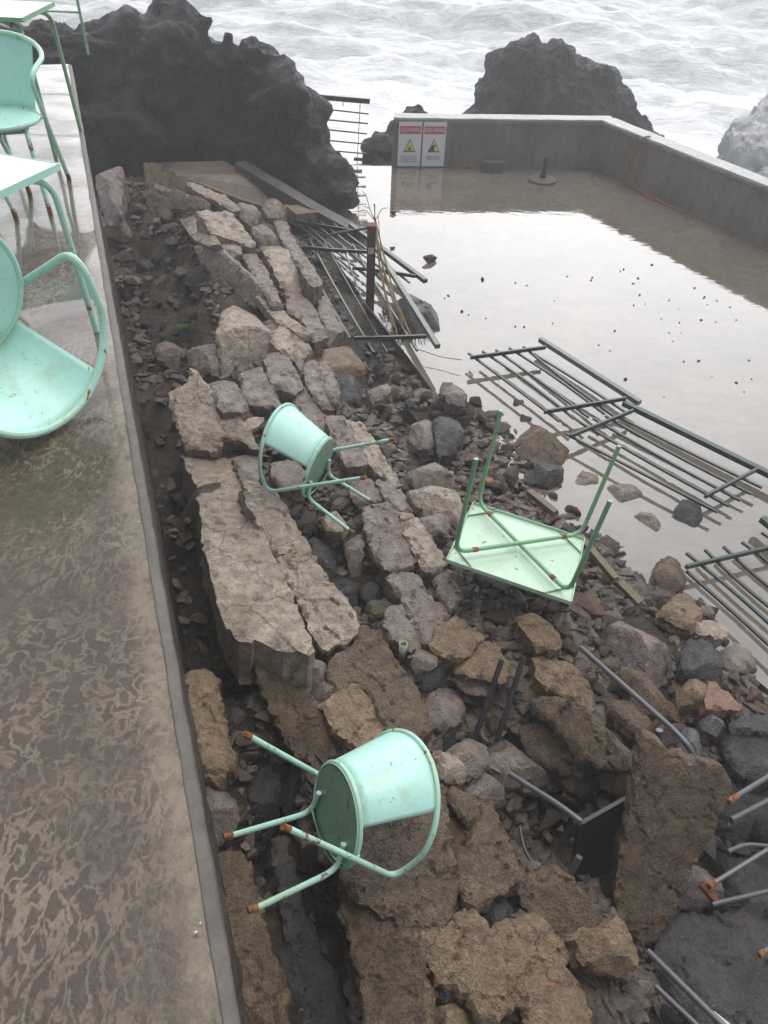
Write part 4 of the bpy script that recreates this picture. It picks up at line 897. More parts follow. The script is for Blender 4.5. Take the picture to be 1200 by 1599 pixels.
for zp, num, (r0, r1), ml, lb in ZN:
    x0, x1 = min(p[0] for p in zp), max(p[0] for p in zp); y0, y1 = min(p[1] for p in zp), max(p[1] for p in zp)
    placed = []; tries = 0
    while len(placed) < num and tries < 4000:
        tries += 1; x = rng.uniform(x0, x1); y = rng.uniform(y0, y1)
        if not inpoly(x, y, zp) or in_any(x, y, POLYS): continue
        P = onsurf(x, y); rad = rng.uniform(r0, r1)*rng.choice((.62, .8, 1.05))
        if any(math.hypot(P[0]-a, P[1]-b_) < (rad+c_)*.72 for a, b_, c_ in placed): continue
        placed.append((P[0], P[1], rad)); k = rng.choice(ml); k = 'purple' if k == 'blue_' else k
        place_stone(x, y, rad, k, lb); cnt += 1
# small rubble: one uncountable mass
V = []; Fc = []
TPL = []
for i in range(10):
    r_ = random.Random(900+i); bm = bmesh.new()
    for _ in range(11):
        v = Vector((r_.gauss(0, 1), r_.gauss(0, 1), r_.gauss(0, 1))).normalized()*r_.uniform(.75, 1.05)
        bm.verts.new((v.x*1.15, v.y*r_.uniform(.6, .9), v.z*r_.uniform(.45, .75)))
    bmesh.ops.convex_hull(bm, input=bm.verts); bmesh.ops.delete(bm, geom=[v for v in bm.verts if not v.link_faces], context='VERTS')
    bm.verts.index_update(); TPL.append(([v.co.copy() for v in bm.verts], [tuple(v.index for v in f.verts) for f in bm.faces])); bm.free()
def bit(P, r):
    b0 = len(V); tv, tf = TPL[rng.randrange(10)]
    R_ = Matrix.Rotation(rng.uniform(0, 6.28), 3, 'Z') @ Matrix.Rotation(rng.uniform(-.7, .7), 3, 'X')
    for v in tv:
        q = R_ @ v; V.append((P[0]+q.x*r, P[1]+q.y*r, P[2]+q.z*r))
    for f in tf: Fc.append(tuple(b0+i for i in f))
allz = [z_[0] for z_ in ZN]
full = [(140,240),(240,250),(480,340),(560,540),(720,560),(900,700),(1060,830),(1200,1010),(1200,1600),(380,1600),(290,1050),(215,600)]
THIN = [[(215,600),(262,600),(300,720),(345,960),(400,1010),(400,1200),(540,1360),(560,1600),(380,1600),(290,1050)], [(1020,1200),(1200,1200),(1200,1600),(1000,1600)], [(790,1230),(1000,1230),(960,1420),(860,1370)],
        [(190,330),(300,400),(340,520),(240,560)], [(540,860),(600,900),(600,960),(540,960),(480,840)]]
num = 0
while num < 9800:
    x = rng.uniform(140, 1200); y = rng.uniform(240, 1600)
    if not inpoly(x, y, full): continue
    if in_any(x, y, POLYS) and rng.random() < .94: continue
    if in_any(x, y, THIN) and rng.random() < .9: continue
    P = onsurf(x, y, -.13); d = np.linalg.norm(P-CC); P[2] += .02
    on = in_any(x, y, POLYS)
    if on: P = onsurf(x, y, .02)
    bit(P, (rng.uniform(.006, .014) if on else rng.choice((.012, .016, .022, .03)) if d < 3.0 else rng.choice((.016, .025, .035, .05, .07, .09))*rng.uniform(.7, 1.2))); num += 1
gv = mk('loose_rubble', V, Fc, M['gravel'], smooth=False); tag(gv, 'carpet of small broken stones and grit between the larger rocks', 'rubble', kind='stuff')

# debris pebbles on the flooded terrace
DB = [(754,437,5),(805,442,3),(823,446,2),(886,432,3),(925,434,3),(923,438,3),(997,435,3),(989,443,3),(974,421,3),(969,424,2),(1018,414,3),(866,470,2),(999,461,3),(990,477,3),(1008,475,2),(1045,469,2),
      (1100,465,4),(1120,470,2),(1118,503,2),(721,487,5),(732,492,3),(759,497,3),(805,510,3),(819,511,3),(863,505,2),(960,517,3),(935,539,3),(1060,483,2),(1033,498,2),(1061,504,2),(1064,520,2),(1051,533,2),
      (976,593,4),(1068,565,3),(1091,564,3),(1112,588,2),(1150,598,3),(1170,563,2),(1150,500,2),(1085,450,2),(1140,480,2),(1174,592,2),(700,462,3),(695,466,3),(1162,612,2),(1037,620,2),(1045,520,2),(953,548,2),(1095,500,3),(1105,476,2)]
for x, y, r in DB:
    P = unp(x, y, DECK); rr = r*rng.uniform(.55, .95)*np.linalg.norm(P-CC)/F
    o = bpy.data.objects.new('pebble', SM[('dark' if r > 3 else 'mud', rng.randrange(5))]); COL.objects.link(o)
    o.location = (P[0], P[1], DECK+rr*.25); o.rotation_euler = (0, 0, rng.uniform(0, 6.28)); o.scale = (rr*1.1, rr*.9, rr)
    tag(o, 'dark pebble scattered on the flooded terrace', 'pebble', 'pebbles on the flooded terrace')
def deckrock(x, y, wpx, k, label, hz=.8):
    P = unp(x, y, DECK); rr = wpx/2*np.linalg.norm(P-CC)/F
    o = bpy.data.objects.new('stone', SM[(k, rng.randrange(5))]); COL.objects.link(o)
    o.location = (P[0], P[1], DECK+rr*.3); o.rotation_euler = (.1, .1, .6); o.scale = (rr*1.1, rr*.9, rr*hz*.9)
    tag(o, label, 'stone')
deckrock(671, 408, 27, 'dark', 'single dark stone lying alone on the wet terrace near the rusty post')
deckrock(613, 388, 10, 'dark', 'small dark stone by the top rail of the tangled fence panels')
deckrock(614, 334, 12, 'mud', 'tiny stone in the water left of the rusty post top')

# ------------------------------------------------------------------ ramp
rz = [(-2.12), (-2.3)]
rp = [(232,254,-2.05),(350,251,-2.05),(392,275,-2.1),(432,298,-2.2),(490,336,-2.42),(560,372,-2.52),(520,380,-2.55),(440,330,-2.4),(377,312,-2.25),(325,292,-2.18),(270,270,-2.1)]
pv = [tuple(unp(a, b_, c_)) for a, b_, c_ in rp]
o = mk('concrete_ramp', pv+[(a, b_, -3.2) for a, b_, c_ in pv], [tuple(range(len(pv)))]+[(i, (i+1) % len(pv), (i+1) % len(pv)+len(pv), i+len(pv)) for i in range(len(pv))], M['rampc'], None, pv[0], smooth=False)
tag(o, kind='structure')
r = empty('ramp_kerb', loc=tuple(unp(432, 298, -2.3))); tag(r, 'low sloping concrete kerb running down beside the black lava rock to the terrace', 'kerb')
b = MB(); pA = [unp(375, 262, -2.06), unp(400, 277, -2.1), unp(434, 297, -2.16), unp(492, 332, -2.30), unp(566, 372, -2.46)]
for i in range(4):
    b.bar(pA[i]-np.array([0, 0, .08]), pA[i+1]-np.array([0, 0, .08]), .20, .34)
o = b.build('kerb_body', M['kerb'], None, tuple(unp(432, 298, -2.3)), smooth=False); o.parent = r; o.location = (0, 0, 0)
# small step block at the head of the panels
b = MB(); b.bar(unp(455, 338, -2.3), unp(490, 334, -2.32), .35, .18)
o = b.build('step_block', M['rampc'], smooth=False, origin=unp(455, 338, -2.35)); tag(o, 'small square concrete step at the head of the tangled fence panels', 'step')

# ------------------------------------------------------------------ chairs
SR_, HRr, HZB, AX, AZ, AY, RFX, RFY, FFX, FFY, BA, HX = .227, .312, .803, .18, .683, .232, -.292, .257, .257, .193, .723, -.022
SH = .44
def hoop_pt(a, k=1.0):
    x = HX-HRr*math.cos(a); y = HRr*math.sin(a); x0 = HX-HRr
    t = (x-x0)/(AX-x0); return Vector((x, y, HZB+(AZ-HZB)*t))
def chair(Mx, label, tubemat=None, panel=None, under=None, group='mint metal chairs'):
    tm = tubemat or M['mintleg']; pm = panel or M['mint']; um = under or M['mintin']
    r = empty('metal_armchair', Mx); tag(r, label, 'chair', group)
    # seat: dished disc with rolled rim
    V = []; Fc = []; nr = 40; rad = [0, .06, .12, .17, SR_-.012, SR_, SR_-.004]; zz = [-.012, -.011, -.008, -.004, 0, -.006, -.02]
    V.append((0, 0, SH-.012))
    for j in range(1, 7):
        for k in range(nr):
            a = 2*math.pi*k/nr; V.append((rad[j]*math.cos(a), rad[j]*math.sin(a), SH+zz[j]))
    for k in range(nr): Fc.append((0, 1+k, 1+(k+1) % nr))
    for j in range(5):
        for k in range(nr): Fc.append((1+j*nr+k, 1+(j+1)*nr+k, 1+(j+1)*nr+(k+1) % nr, 1+j*nr+(k+1) % nr))
    seat = mk('seat', V, Fc, pm, r)
    so = seat.modifiers.new('s', 'SOLIDIFY'); so.thickness = .003
    V = []; n_ = 36
    b = MB(); b.tube([(SR_*math.cos(2*math.pi*k/40), SR_*math.sin(2*math.pi*k/40), SH-.004) for k in range(41)], .011, 8, cap=False); b.build('seat_rim', tm, r)
    # underside skin and front apron
    V = [(0, 0, SH-.020)]; Fc = []
    for k in range(nr):
        a = 2*math.pi*k/nr; V.append(((SR_-.012)*math.cos(a), (SR_-.012)*math.sin(a), SH-.014))
    for k in range(nr): Fc.append((0, 1+(k+1) % nr, 1+k))
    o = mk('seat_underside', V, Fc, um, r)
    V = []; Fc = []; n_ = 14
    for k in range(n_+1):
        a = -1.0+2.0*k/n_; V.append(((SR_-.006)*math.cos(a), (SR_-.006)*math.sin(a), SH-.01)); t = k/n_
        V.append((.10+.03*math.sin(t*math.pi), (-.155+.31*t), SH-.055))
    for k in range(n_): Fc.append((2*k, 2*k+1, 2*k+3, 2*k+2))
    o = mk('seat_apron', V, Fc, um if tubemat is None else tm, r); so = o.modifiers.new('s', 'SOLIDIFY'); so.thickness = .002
    # back panel: flared sheet from the seat rim up to the hoop
    V = []; Fc = []; na, nz = 26, 8
    for i in range(na+1):
        a = -1.02+2.04*i/na; p = Vector((-SR_*math.cos(a), SR_*math.sin(a), SH)); q = hoop_pt(a*.92)
        for j in range(nz+1):
            V.append(p.lerp(q, j/nz))
    for i in range(na):
        for j in range(nz): Fc.append((i*(nz+1)+j, (i+1)*(nz+1)+j, (i+1)*(nz+1)+j+1, i*(nz+1)+j+1))
    o = mk('backrest', V, Fc, pm, r); so = o.modifiers.new('s', 'SOLIDIFY'); so.thickness = .003; so.offset = 0
    # hoop: rear foot, arm corner, round the back, and down again
    pts = [Vector((RFX, -RFY, .03))]
    c1 = Vector((AX-.03, -AY, AZ)); c2 = Vector((AX-.03, AY, AZ))
    crv = [pts[0]]
    # straight leg up to corner, rounded bend, arc
    arc = [hoop_pt(-1.62+3.24*k/40) for k in range(41)]
    cor = Vector((AX+.012, -AY-.025, AZ+.0)); corR = Vector((AX+.012, AY+.025, AZ+.0))
    def bend(a, c, b_, n_=7):
        return [a*(1-t)**2+c*2*t*(1-t)+b_*t*t for t in [k/n_ for k in range(n_+1)]]
    foot = Vector((RFX, -RFY, .03)); d = (cor-foot).normalized()
    crv = [foot]+bend(cor-d*.09, cor, arc[0]+(cor-arc[0])*.35)+arc+bend(arc[-1]+(corR-arc[-1])*.35, corR, corR-(corR-Vector((RFX, RFY, .03))).normalized()*.09)+[Vector((RFX, RFY, .03))]
    b = MB(); b.tube(crv, .0135, 10); b.build('arm_hoop', tm, r)
    for s_ in (-1, 1):
        ft = Vector((FFX, s_*FFY, .03)); kn = Vector((.165, s_*.165, SH-.035)); inn = Vector((.02, s_*.15, SH-.03))
        b = MB(); b.tube([ft, kn, inn], .0135, 10, rb=.06, seg=6); b.build('leg', tm, r)
        b = MB(); b.tube([Vector((FFX, s_*FFY, .0)), Vector((FFX, s_*FFY, .032))+(kn-ft).normalized()*.012], .0142, 10); b.build('rusty_foot', M['rusto'], r)
        rf = Vector((RFX, s_*RFY, .03)); dd = (Vector((AX, s_*AY, AZ))-rf).normalized()
        b = MB(); b.tube([rf-dd*.03, rf+dd*.012], .0142, 10); b.build('rusty_foot', M['rusto'], r)
        # short stay from the arm leg to the seat rim
        pz = rf+dd*((SH-.03)/dd.z); b = MB(); b.tube([pz, Vector((pz.x-.005, s_*(math.sqrt(max(0, SR_**2-pz.x**2))), SH-.006))], .009, 8); b.build('stay', tm, r)
    return r
def MX(R, t, sc=1.0):
    R = np.array(R)
    t = CC+sc*(np.array(t)-CC)
    return Matrix([list(R[0]*sc)+[t[0]], list(R[1]*sc)+[t[1]], list(R[2]*sc)+[t[2]], [0, 0, 0, 1]])
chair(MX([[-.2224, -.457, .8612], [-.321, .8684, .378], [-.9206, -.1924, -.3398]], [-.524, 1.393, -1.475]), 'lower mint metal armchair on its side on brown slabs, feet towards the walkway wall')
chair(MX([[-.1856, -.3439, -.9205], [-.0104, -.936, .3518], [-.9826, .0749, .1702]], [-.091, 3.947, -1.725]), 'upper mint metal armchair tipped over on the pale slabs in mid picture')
chair(MX([[.1499, -.4633, .8734], [.149, -.8627, -.4832], [.9774, .2025, -.0603]], [-1.782, 2.383, .587], 1.12), 'nearest mint armchair lying on its back on the walkway at left')
def stand(x, y, rz, z=0): return Matrix.Translation((x, y, z)) @ Matrix.Rotation(rz, 4, 'Z')
P = unp(-4, 184, SH)
chair(stand(P[0], P[1], math.radians(-75)), 'farther mint armchair standing on the walkway beside the table legs')
P = unp(12, 160, .55)
chair(stand(P[0]-.33, P[1]-.05, math.radians(10)), 'mint armchair mostly outside the left edge, arm hoop showing')

# ------------------------------------------------------------------ tables
def table(Mx, Wd, Dp, h, label, top, leg, inset=.03, sp=.02, group='metal tables', under=None, rod=.0135):
    r = empty('metal_table', Mx); tag(r, label, 'table', group)
    b = MB(); b.bar((-Wd/2, 0, h-.004), (Wd/2, 0, h-.004), Dp, .004); b.build('tabletop', top, r, smooth=False)
    b = MB(); hh = .024
    for s_ in (-1, 1):
        b.bar((-Wd/2, s_*(Dp/2+.0025), h-hh/2), (Wd/2, s_*(Dp/2+.0025), h-hh/2), .004, hh)
        b.bar((s_*(Wd/2+.0025), -Dp/2, h-hh/2), (s_*(Wd/2+.0025), Dp/2, h-hh/2), .004, hh+.002)
    b.build('apron', under or top, r, smooth=False)
    b = MB()
    for a, c in ((-1, -1), (1, -1), (1, 1), (-1, 1)):
        b.bar((a*Wd/2, c*(Dp/2-.16), h-.012), (a*(Wd/2-.16), c*Dp/2, h-.012), .004, .014)
    b.build('corner_brace', leg, r, smooth=False)
    for i, (a, c) in enumerate(((-1, -1), (1, -1), (1, 1), (-1, 1))):
        ft = Vector((a*(Wd/2-inset+sp), c*(Dp/2-inset+sp), 0)); tp = Vector((a*(Wd/2-inset), c*(Dp/2-inset), h-.05-.012*(i % 2)))
        ctr = Vector((0, 0, h-.05-.012*(i % 2)))
        b = MB(); b.tube([ft, tp, ctr], rod, 10, rb=.09, seg=8); b.build('leg', leg, r)
        q = tp.lerp(ctr, .26); b = MB(); b.tube([q, q+(ctr-q).normalized()*.035], rod+.002, 10); b.build('rusty_bracket', M['rusto'], r)
    return r
table(MX([[.946, -.3013, -.1197], [-.3161, -.939, -.1351], [-.0717, .1657, -.9836]], [.901, 3.236, -.758], 1.12), .729, .671, .697,
      'square pale green metal table overturned on the rubble with its legs in the air', M['tgreen'], M['tleg'], under=M['tgreen'])
a0 = math.atan2(EDIR[1], EDIR[0])
P = unp(92, 256, .72)
Mx = Matrix.Translation((-1.716, 2.773, 0)) @ Matrix.Rotation(math.radians(-17), 4, 'Z')
table(Mx, .62, .62, .72, 'near mint metal table on the walkway, its right corner in view', M['twhite'], M['mintleg'], group='tables on the walkway', under=M['mint'])
P = unp(86, 3, .80)
table(Matrix.Translation((P[0]-.30, P[1]-.30, 0)) @ Matrix.Rotation(math.radians(2), 4, 'Z'), .60, .60, .80, 'far table with a pale shiny top near the end of the walkway', M['twhite'], M['tleg'], group='tables on the walkway', under=M['tleg'])
# wire rail at the walkway end
r = empty('wire_rail', loc=(-3.5, 8.3, 0)); tag(r, 'thin green wire rail across the far end of the walkway', 'rail')
b = MB()
for z in (.35, .75): b.tube([(-.9, .0, z), (.35, .05, z)], .009, 6)
b.tube([(-.9, 0, 0), (-.9, 0, .8)], .014, 6); b.tube([(.35, .05, 0), (.35, .05, .8)], .014, 6)
b.build('rail_wires', M['tleg'], r)

# ------------------------------------------------------------------ fence panels
def fpanel(label, rails, thick, bars, zf, group='fence panels torn down onto the terrace', tmat='fence', bmat='fence', barw=.022):
    P0 = unp(*thick[0], zf(thick[0])); r = empty('fence_panel', loc=tuple(P0)); tag(r, label, 'fence', group)
    def pp(p, dz=0.0): q = unp(p[0], p[1], zf(p)); q[2] += dz; return q-P0
    b = MB(); b.bar(pp(thick[0]), pp(thick[1]), .055, .05); b.build('top_rail', M[tmat], r, smooth=False)
    for a in rails:
        b = MB()
        for i in range(len(a)-1): b.bar(pp(a[i], .013), pp(a[i+1], .013), .022, .04)
        b.build('cross_rail', M[bmat], r, smooth=False)
    for a in bars:
        b = MB()
        if len(a) == 2:
            q0, q1 = pp(a[0], -.012), pp(a[1], -.012); L_ = np.linalg.norm(q1-q0); bo = rng.uniform(-.022, .022)*min(1, L_); up_ = rng.uniform(-.008, .015); sd_ = np.cross(q1-q0, [0, 0, 1.]); sd_ /= np.linalg.norm(sd_)
            prev = q0
            for i_ in range(1, 6):
                t_ = i_/5; q_ = q0+(q1-q0)*t_+(sd_*bo+np.array([0, 0, up_]))*math.sin(math.pi*t_); b.bar(prev, q_, barw, .02); prev = q_
        else: b.tube([pp(q, -.012) for q in a], barw/2, 6, rb=.05)
        b.build('picket', M[bmat], r, smooth=False)
    return r
fpanel('first flat fence panel on the wet terrace, its pale top rail raised', [[(735,560),(852,544)], [(850,645),(977,624)]], [(844,530),(999,629)],
       [[(732,550),(874,656)], [(754,547),(897,652)], [(775,545),(920,650)], [(796,542),(945,645)], [(818,540),(961,649)], [(834,551),(976,641)]], lambda p: -2.36, tmat='fenceg')
fpanel('second flat fence panel lying beside the first, reaching the right edge', [[(890,683),(988,643)], [(1101,777),(1181,735)]], [(974,629),(1230,755)],
       [[(885,676),(1121,798)], [(909,659),(1140,789)], [(927,652),(1157,780)], [(946,648),(1175,770)], [(966,649),(1191,760)]], lambda p: -2.38)
fpanel('third fence panel cut by the right edge above the rubble', [[(1071,887),(1240,848)]], [(1190,810),(1330,925)],
       [[(1073,890),(1240,1040)], [(1073,862),(1240,1007)], [(1102,857),(1240,975)], [(1131,852),(1240,945)], [(1160,845),(1240,910)], [(1191,830),(1250,880)]], lambda p: -2.38)
fpanel('upper of the two tangled fence panels beside the ramp', [[(452,338),(459,347),(510,355),(558,363)], [(551,420),(600,425),(649,433)]], [(547,351),(665,439)],
       [[(452,337),(560,430)], [(463,336),(575,432)], [(481,339),(600,436)], [(500,344),(622,438)], [(521,348),(640,440)]], lambda p: -2.30)
fpanel('lower of the two tangled fence panels, under the rusty post', [[(466,387),(520,392),(574,395)], [(553,530),(610,529),(666,527)]], [(586,384),(684,541)],
       [[(461,373),(547,527)], [(485,374),(584,549)], [(507,377),(558,467),(605,549)], [(535,381),(548,418),(566,467),(630,546)], [(551,380),(652,546)]], lambda p: -2.22, tmat='fenceg', group='fence panels torn down onto the terrace')

# rusty post, ladder rail, umbrella base, kerb block, rope
B = unp(578, 478, -2.42); Z2 = None
r = empty('rusty_post', loc=tuple(B)); tag(r, 'upright rusty iron post standing among the tangled fence panels', 'post')
b = MB(); b.bar((0, 0, -.2), (0, 0, .96), .095, .095, up=(0, 1, 0)); b.build('post_body', M['rpost'], r, smooth=False)
b = MB(); b.bar((0, 0, .965), (0, 0, .972), .11, .11, up=(0, 1, 0)); b.build('post_cap', M['rust'], r, smooth=False)
b = MB(); b.bar((0, -.05, .66), (0, -.05, .73), .07, .006, up=(0, 1, 0)); b.build('pale_label', M['plast'], r, smooth=False)
b = MB(); b.tube([(-.05, 0, .93), (-.45, .1, .80), (-.55, .25, .70)], .016, 6, rb=.05); b.build('broken_arm', M['steel'], r)
A = unp(577, 256, DECK); Yr = A[1]
def rl(px, py): q = atY(px, py, Yr-.1); return q
r = empty('sea_railing', loc=(A[0], Yr-.1, DECK)); tag(r, 'bent metal railing with thin horizontal bars against the white surf', 'railing')
og = np.array([A[0], Yr-.1, DECK])
b = MB(); b.bar(rl(495, 151)-og, rl(578, 158)-og, .05, .075); b.build('top_bar', M['fence'], r, smooth=False)
for (x0, y0, x1, y1) in ((470,166,576,178), (470,183,575,193), (470,198,574,209), (470,215,573,225), (470,231,572,240)):
    b = MB(); b.tube([rl(x0, y0)-og, rl(x1, y1)-og], .013, 6); b.build('bar', M['fence'], r)
for (x0, y0, x1, y1) in ((563,158,558,256), (507,156,504,240), (536,158,536,166)):
    b = MB(); b.tube([rl(x0, y0)-og, rl(x1, y1)-og], .007, 6); b.build('upright', M['fence'], r)
b = MB(); b.tube([rl(553, 248)-og, rl(566, 249)-og], .03, 6); b.build('clamp', M['fence'], r)
# umbrella base
P = unp(847, 282, DECK); r = empty('parasol_base', loc=tuple(P)); tag(r, 'round grey parasol base with a short dark tube on the wet terrace', 'parasol base')
b = MB(); b.tube([(0, 0, 0.002), (0, 0, .03), (0, 0, .05)], .24, 28); b.v = [(x*(1 if z < .04 else .75), y*(1 if z < .04 else .75), z) for x, y, z in b.v]; b.build('base_plate', M['kerb'], r)
b = MB(); b.tube([(0, 0, .052), (0, 0, .10)], .05, 14); b.build('collar', M['dsteel'], r)
b = MB(); b.tube([(0, 0, .102), (.0, 0, .38)], .032, 14); b.build('tube', M['dsteel'], r)
P = unp(769, 268, DECK); b = MB(); b.bar(P+np.array([-.17, 0, .085]), P+np.array([.17, .02, .085]), .16, .165)
o = b.build('concrete_cube', M['kerb'], smooth=False, origin=P); tag(o, 'small grey concrete block on the terrace against the far parapet', 'block')
pr = FB+dirR*1.05-np.array([nr[0], nr[1], 0])*.03
r = empty('red_rope', loc=tuple(pr)); tag(r, 'frayed reddish rope hanging over the right parapet onto the terrace', 'rope')
b = MB(); rr_ = random.Random(3)
t3 = np.array([dirR[0], dirR[1], 0]); n3_ = -np.array([nr[0], nr[1], 0])
def rpt(u, v, o_=.02): return t3*u+n3_*o_+np.array([0, 0, v])
b.tube([rpt(.02, HW+.09, -.1), rpt(.0, HW+.09, .04), rpt(-.03, .6, .05), rpt(-.22, .35), rpt(-.1, .22), rpt(-.3, .1), rpt(.1, .04, .06), rpt(.9, .02, .08), rpt(1.4, .02, .02)], .011, 6, rb=.06)
b.tube([rpt(-.3, HW-.1), rpt(-.32, .3), rpt(-.36, .1), rpt(-.1, .25)], .007, 6, rb=.06)
b.tube([rpt(0, .6, .03), rpt(.06, .3), rpt(-.02, .12), rpt(.2, .03, .05), rpt(.6, .015, .12)], .008, 6, rb=.06)
b.build('rope_strands', M['rope'], r)

# dry reed stalks and weeds
r = empty('dry_reed', loc=tuple(B)); tag(r, 'dry yellow-brown reed stalks hanging from the rusty post across the fence panel', 'plant')
rr_ = random.Random(8); b = MB()
for k in range(7):
    p0 = unp(588+rr_.uniform(-4, 4), 345+rr_.uniform(-14, 10), -1.55)-B
    p1 = unp(600+rr_.uniform(-6, 6), 430+rr_.uniform(-8, 8), -1.95)-B
    p2 = unp(628+rr_.uniform(-16, 16), 520+rr_.uniform(-20, 22), -2.25)-B
    b.tube([p0, p1, p2], rr_.uniform(.004, .011), 5, rb=.3)
for k in range(5):
    p0 = unp(586, 345, -1.52)-B; a = rr_.uniform(-.6, 2.6)
    p1 = p0+np.array([math.cos(a)*.14, -.02, math.sin(a)*.12+.05]); p2 = p1+np.array([math.cos(a)*.12, 0, -.12+.15*math.sin(a)])
    b.tube([p0, p1, p2], .004, 4, rb=.08)
b.tube([unp(579, 330, -1.5)-B, unp(572, 305, -1.4)-B, unp(566, 298, -1.4)-B], .005, 4)
b.build('stalks', M['straw'], r)
def tuft(px, py, n_, ln, sp, mat, nm, label, cat='plant'):
    P = onsurf(px, py, -.08); b = MB(); r_ = random.Random(px)
    for k in range(n_):
        a = r_.uniform(0, 6.28); q = np.array([math.cos(a), math.sin(a), 0])*r_.uniform(0, sp)
        l_ = ln*r_.uniform(.5, 1); t = q+np.array([math.cos(a)*l_*.5, math.sin(a)*l_*.5, l_*r_.uniform(.5, 1)])
        m_ = (q+t)/2+np.array([0, 0, l_*.2])
        w = .006; sd_ = np.array([-math.sin(a), math.cos(a), 0])*w
        b.add([q-sd_, q+sd_, m_+sd_*1.4, t, m_-sd_*1.4], [(0, 1, 2, 4), (4, 2, 3)])
    o = b.build(nm, mat, smooth=False); o.location = Vector(P); tag(o, label, cat); return o
tuft(628, 512, 420, .16, .34, M['weed'], 'weed_tuft', 'reddish-brown weed tangle at the foot of the lower fence panel')
tuft(300, 492, 50, .07, .05, M['moss'], 'green_plant', 'small bright green plant in the dark hollow, upper one of two')
tuft(292, 516, 80, .09, .08, M['moss'], 'green_plant', 'green plant just left of the grey trench stone, lower one of two')

# ------------------------------------------------------------------ pipes, rods, dark furniture in the rubble
def tubething(name, label, cat, pts, rad, mat, rb=.08, group=None, n_=12, endmat=None, part=None):
    P = [atD(*p) if len(p) == 3 and p[2] > 0 else unp(*p) for p in pts]
    o_ = P[0]; b = MB(); b.tube([q-o_ for q in P], rad, n_, rb=rb, seg=7); o = b.build(name, mat); o.location = Vector(o_)
    tag(o, label, cat, group); return o
tubething('bent_pipe', 'long bent grey steel pipe lying over the rocks', 'pipe', [(906,1010,-1.93),(1055,1142,-1.84),(1082,1172,-1.84),(1080,1215,-2.0)], .0165, M['steel'], rb=.1)
tubething('metal_rod', 'left of two black rods sticking out of the dark hollow', 'rod', [(784,1030,-1.80),(738,1165,-2.25)], .016, M['dsteel'], group='black rods')
tubething('metal_rod', 'right of two black rods sticking out of the dark hollow', 'rod', [(818,1026,-1.80),(772,1170,-2.25)], .016, M['dsteel'], group='black rods')
tubething('rusty_bar', 'rusty bar crossing under the bent grey pipe', 'bar', [(1044,1108,-1.95),(985,1180,-2.2)], .02, M['rpost'])
tubething('pipe_stub', 'short grey tube end poking up beside the tall standing slab', 'pipe', [(1030,1140,-1.95),(1024,1200,-2.2)], .02, M['steel'])
tubething('pipe_stub', 'thin grey tube end by the bend of the long pipe', 'pipe', [(1102,1178,-1.95),(1070,1195,-2.05)], .009, M['steel'])
P = onsurf(630, 1008, .03); r = empty('plastic_pipe', loc=tuple(P)); tag(r, 'short white plastic pipe with green moss inside, among the slabs', 'pipe')
b = MB(); b.tube([(0, 0, -.16), (0, 0, .02)], .026, 18, cap=False); o = b.build('pipe_wall', M['pvc'], r); so = o.modifiers.new('s', 'SOLIDIFY'); so.thickness = .003
b = MB(); b.tube([(0, 0, -.03), (0, 0, .0)], .022, 12); b.build('moss_plug', M['moss'], r)
P = onsurf(449, 702, -.02); b = MB(); b.tube([(0, 0, -.1), (0, 0, .06)], .055, 20, cap=False); o = b.build('drain_pipe', M['tleg'], smooth=True); o.location = Vector(P); so = o.modifiers.new('s', 'SOLIDIFY'); so.thickness = .004; tag(o, 'dark green pipe mouth seen through the upper chair frame', 'pipe')
# tan timber
def timber(pts, w, h_, label):
    P = [unp(*p) for p in pts]; o_ = P[0]; b = MB()
    for i in range(len(P)-1): b.bar(P[i]-o_, P[i+1]-o_, w, h_)
    o = b.build('timber', M['wood'], smooth=False); o.location = Vector(o_); tag(o, label, 'timber', 'broken timbers')
timber([(905,838,-2.14),(962,905,-2.16)], .05, .045, 'long yellowish timber passing behind the right table legs')
timber([(826,768,-2.14),(868,802,-2.12)], .05, .05, 'short brown timber end above the long yellowish one')
timber([(968,910,-2.2),(1000,942,-2.22)], .06, .04, 'broken lower end of the yellowish timber')
tubething('bare_twig', 'thin bare twig between the table legs and the muddy blocks', 'twig', [(762,728,-2.2),(800,770,-2.2)], .006, M['weed'], n_=5)
tubething('thin_wire', 'thin dark wire lying from the lower fence panel to the flat one', 'wire', [(652,545,-2.4),(690,558,-2.42),(722,562,-2.4)], .004, M['dsteel'], n_=5)
def brick(px, py, rz, label, s_=(.11, .055, .035), mat='brick', lift=.03):
    P = onsurf(px, py, lift); bm = bmesh.new(); bmesh.ops.create_cube(bm, size=1, matrix=Matrix.Diagonal((s_[0]*2, s_[1]*2, s_[2]*2, 1)))
    bmesh.ops.bevel(bm, geom=bm.edges[:], offset=.012, segments=2, affect='EDGES'); bmesh.ops.subdivide_edges(bm, edges=bm.edges[:], cuts=3, use_grid_fill=True)
    for v in bm.verts: v.co += Vector((n3(v.co, 20, px), n3(v.co, 20, px+3), n3(v.co, 20, px+6)))*.008
    me = bpy.data.meshes.new('brick'); bm.to_mesh(me); bm.free(); me.materials.append(M[mat]); o = bpy.data.objects.new('brick_piece', me); COL.objects.link(o)
    o.location = Vector(P); o.rotation_euler = (rng.uniform(-.3, .3), .2, rz); tag(o, label, 'brick')
brick(762, 752, .5, 'orange brick piece between the left table legs', (.045, .03, .03))
brick(704, 740, 1.1, 'pale pink brick piece left of the nearer left table leg', (.04, .025, .02), 'red')
brick(712, 1438, 1.2, 'red-brown brick piece set in the crack of the yellowish slab', (.03, .02, .02), 'red', .01)
brick(860, 1538, .3, 'bright orange-red brick chip on the tan block at the bottom', (.028, .010, .010), 'brick', .08)
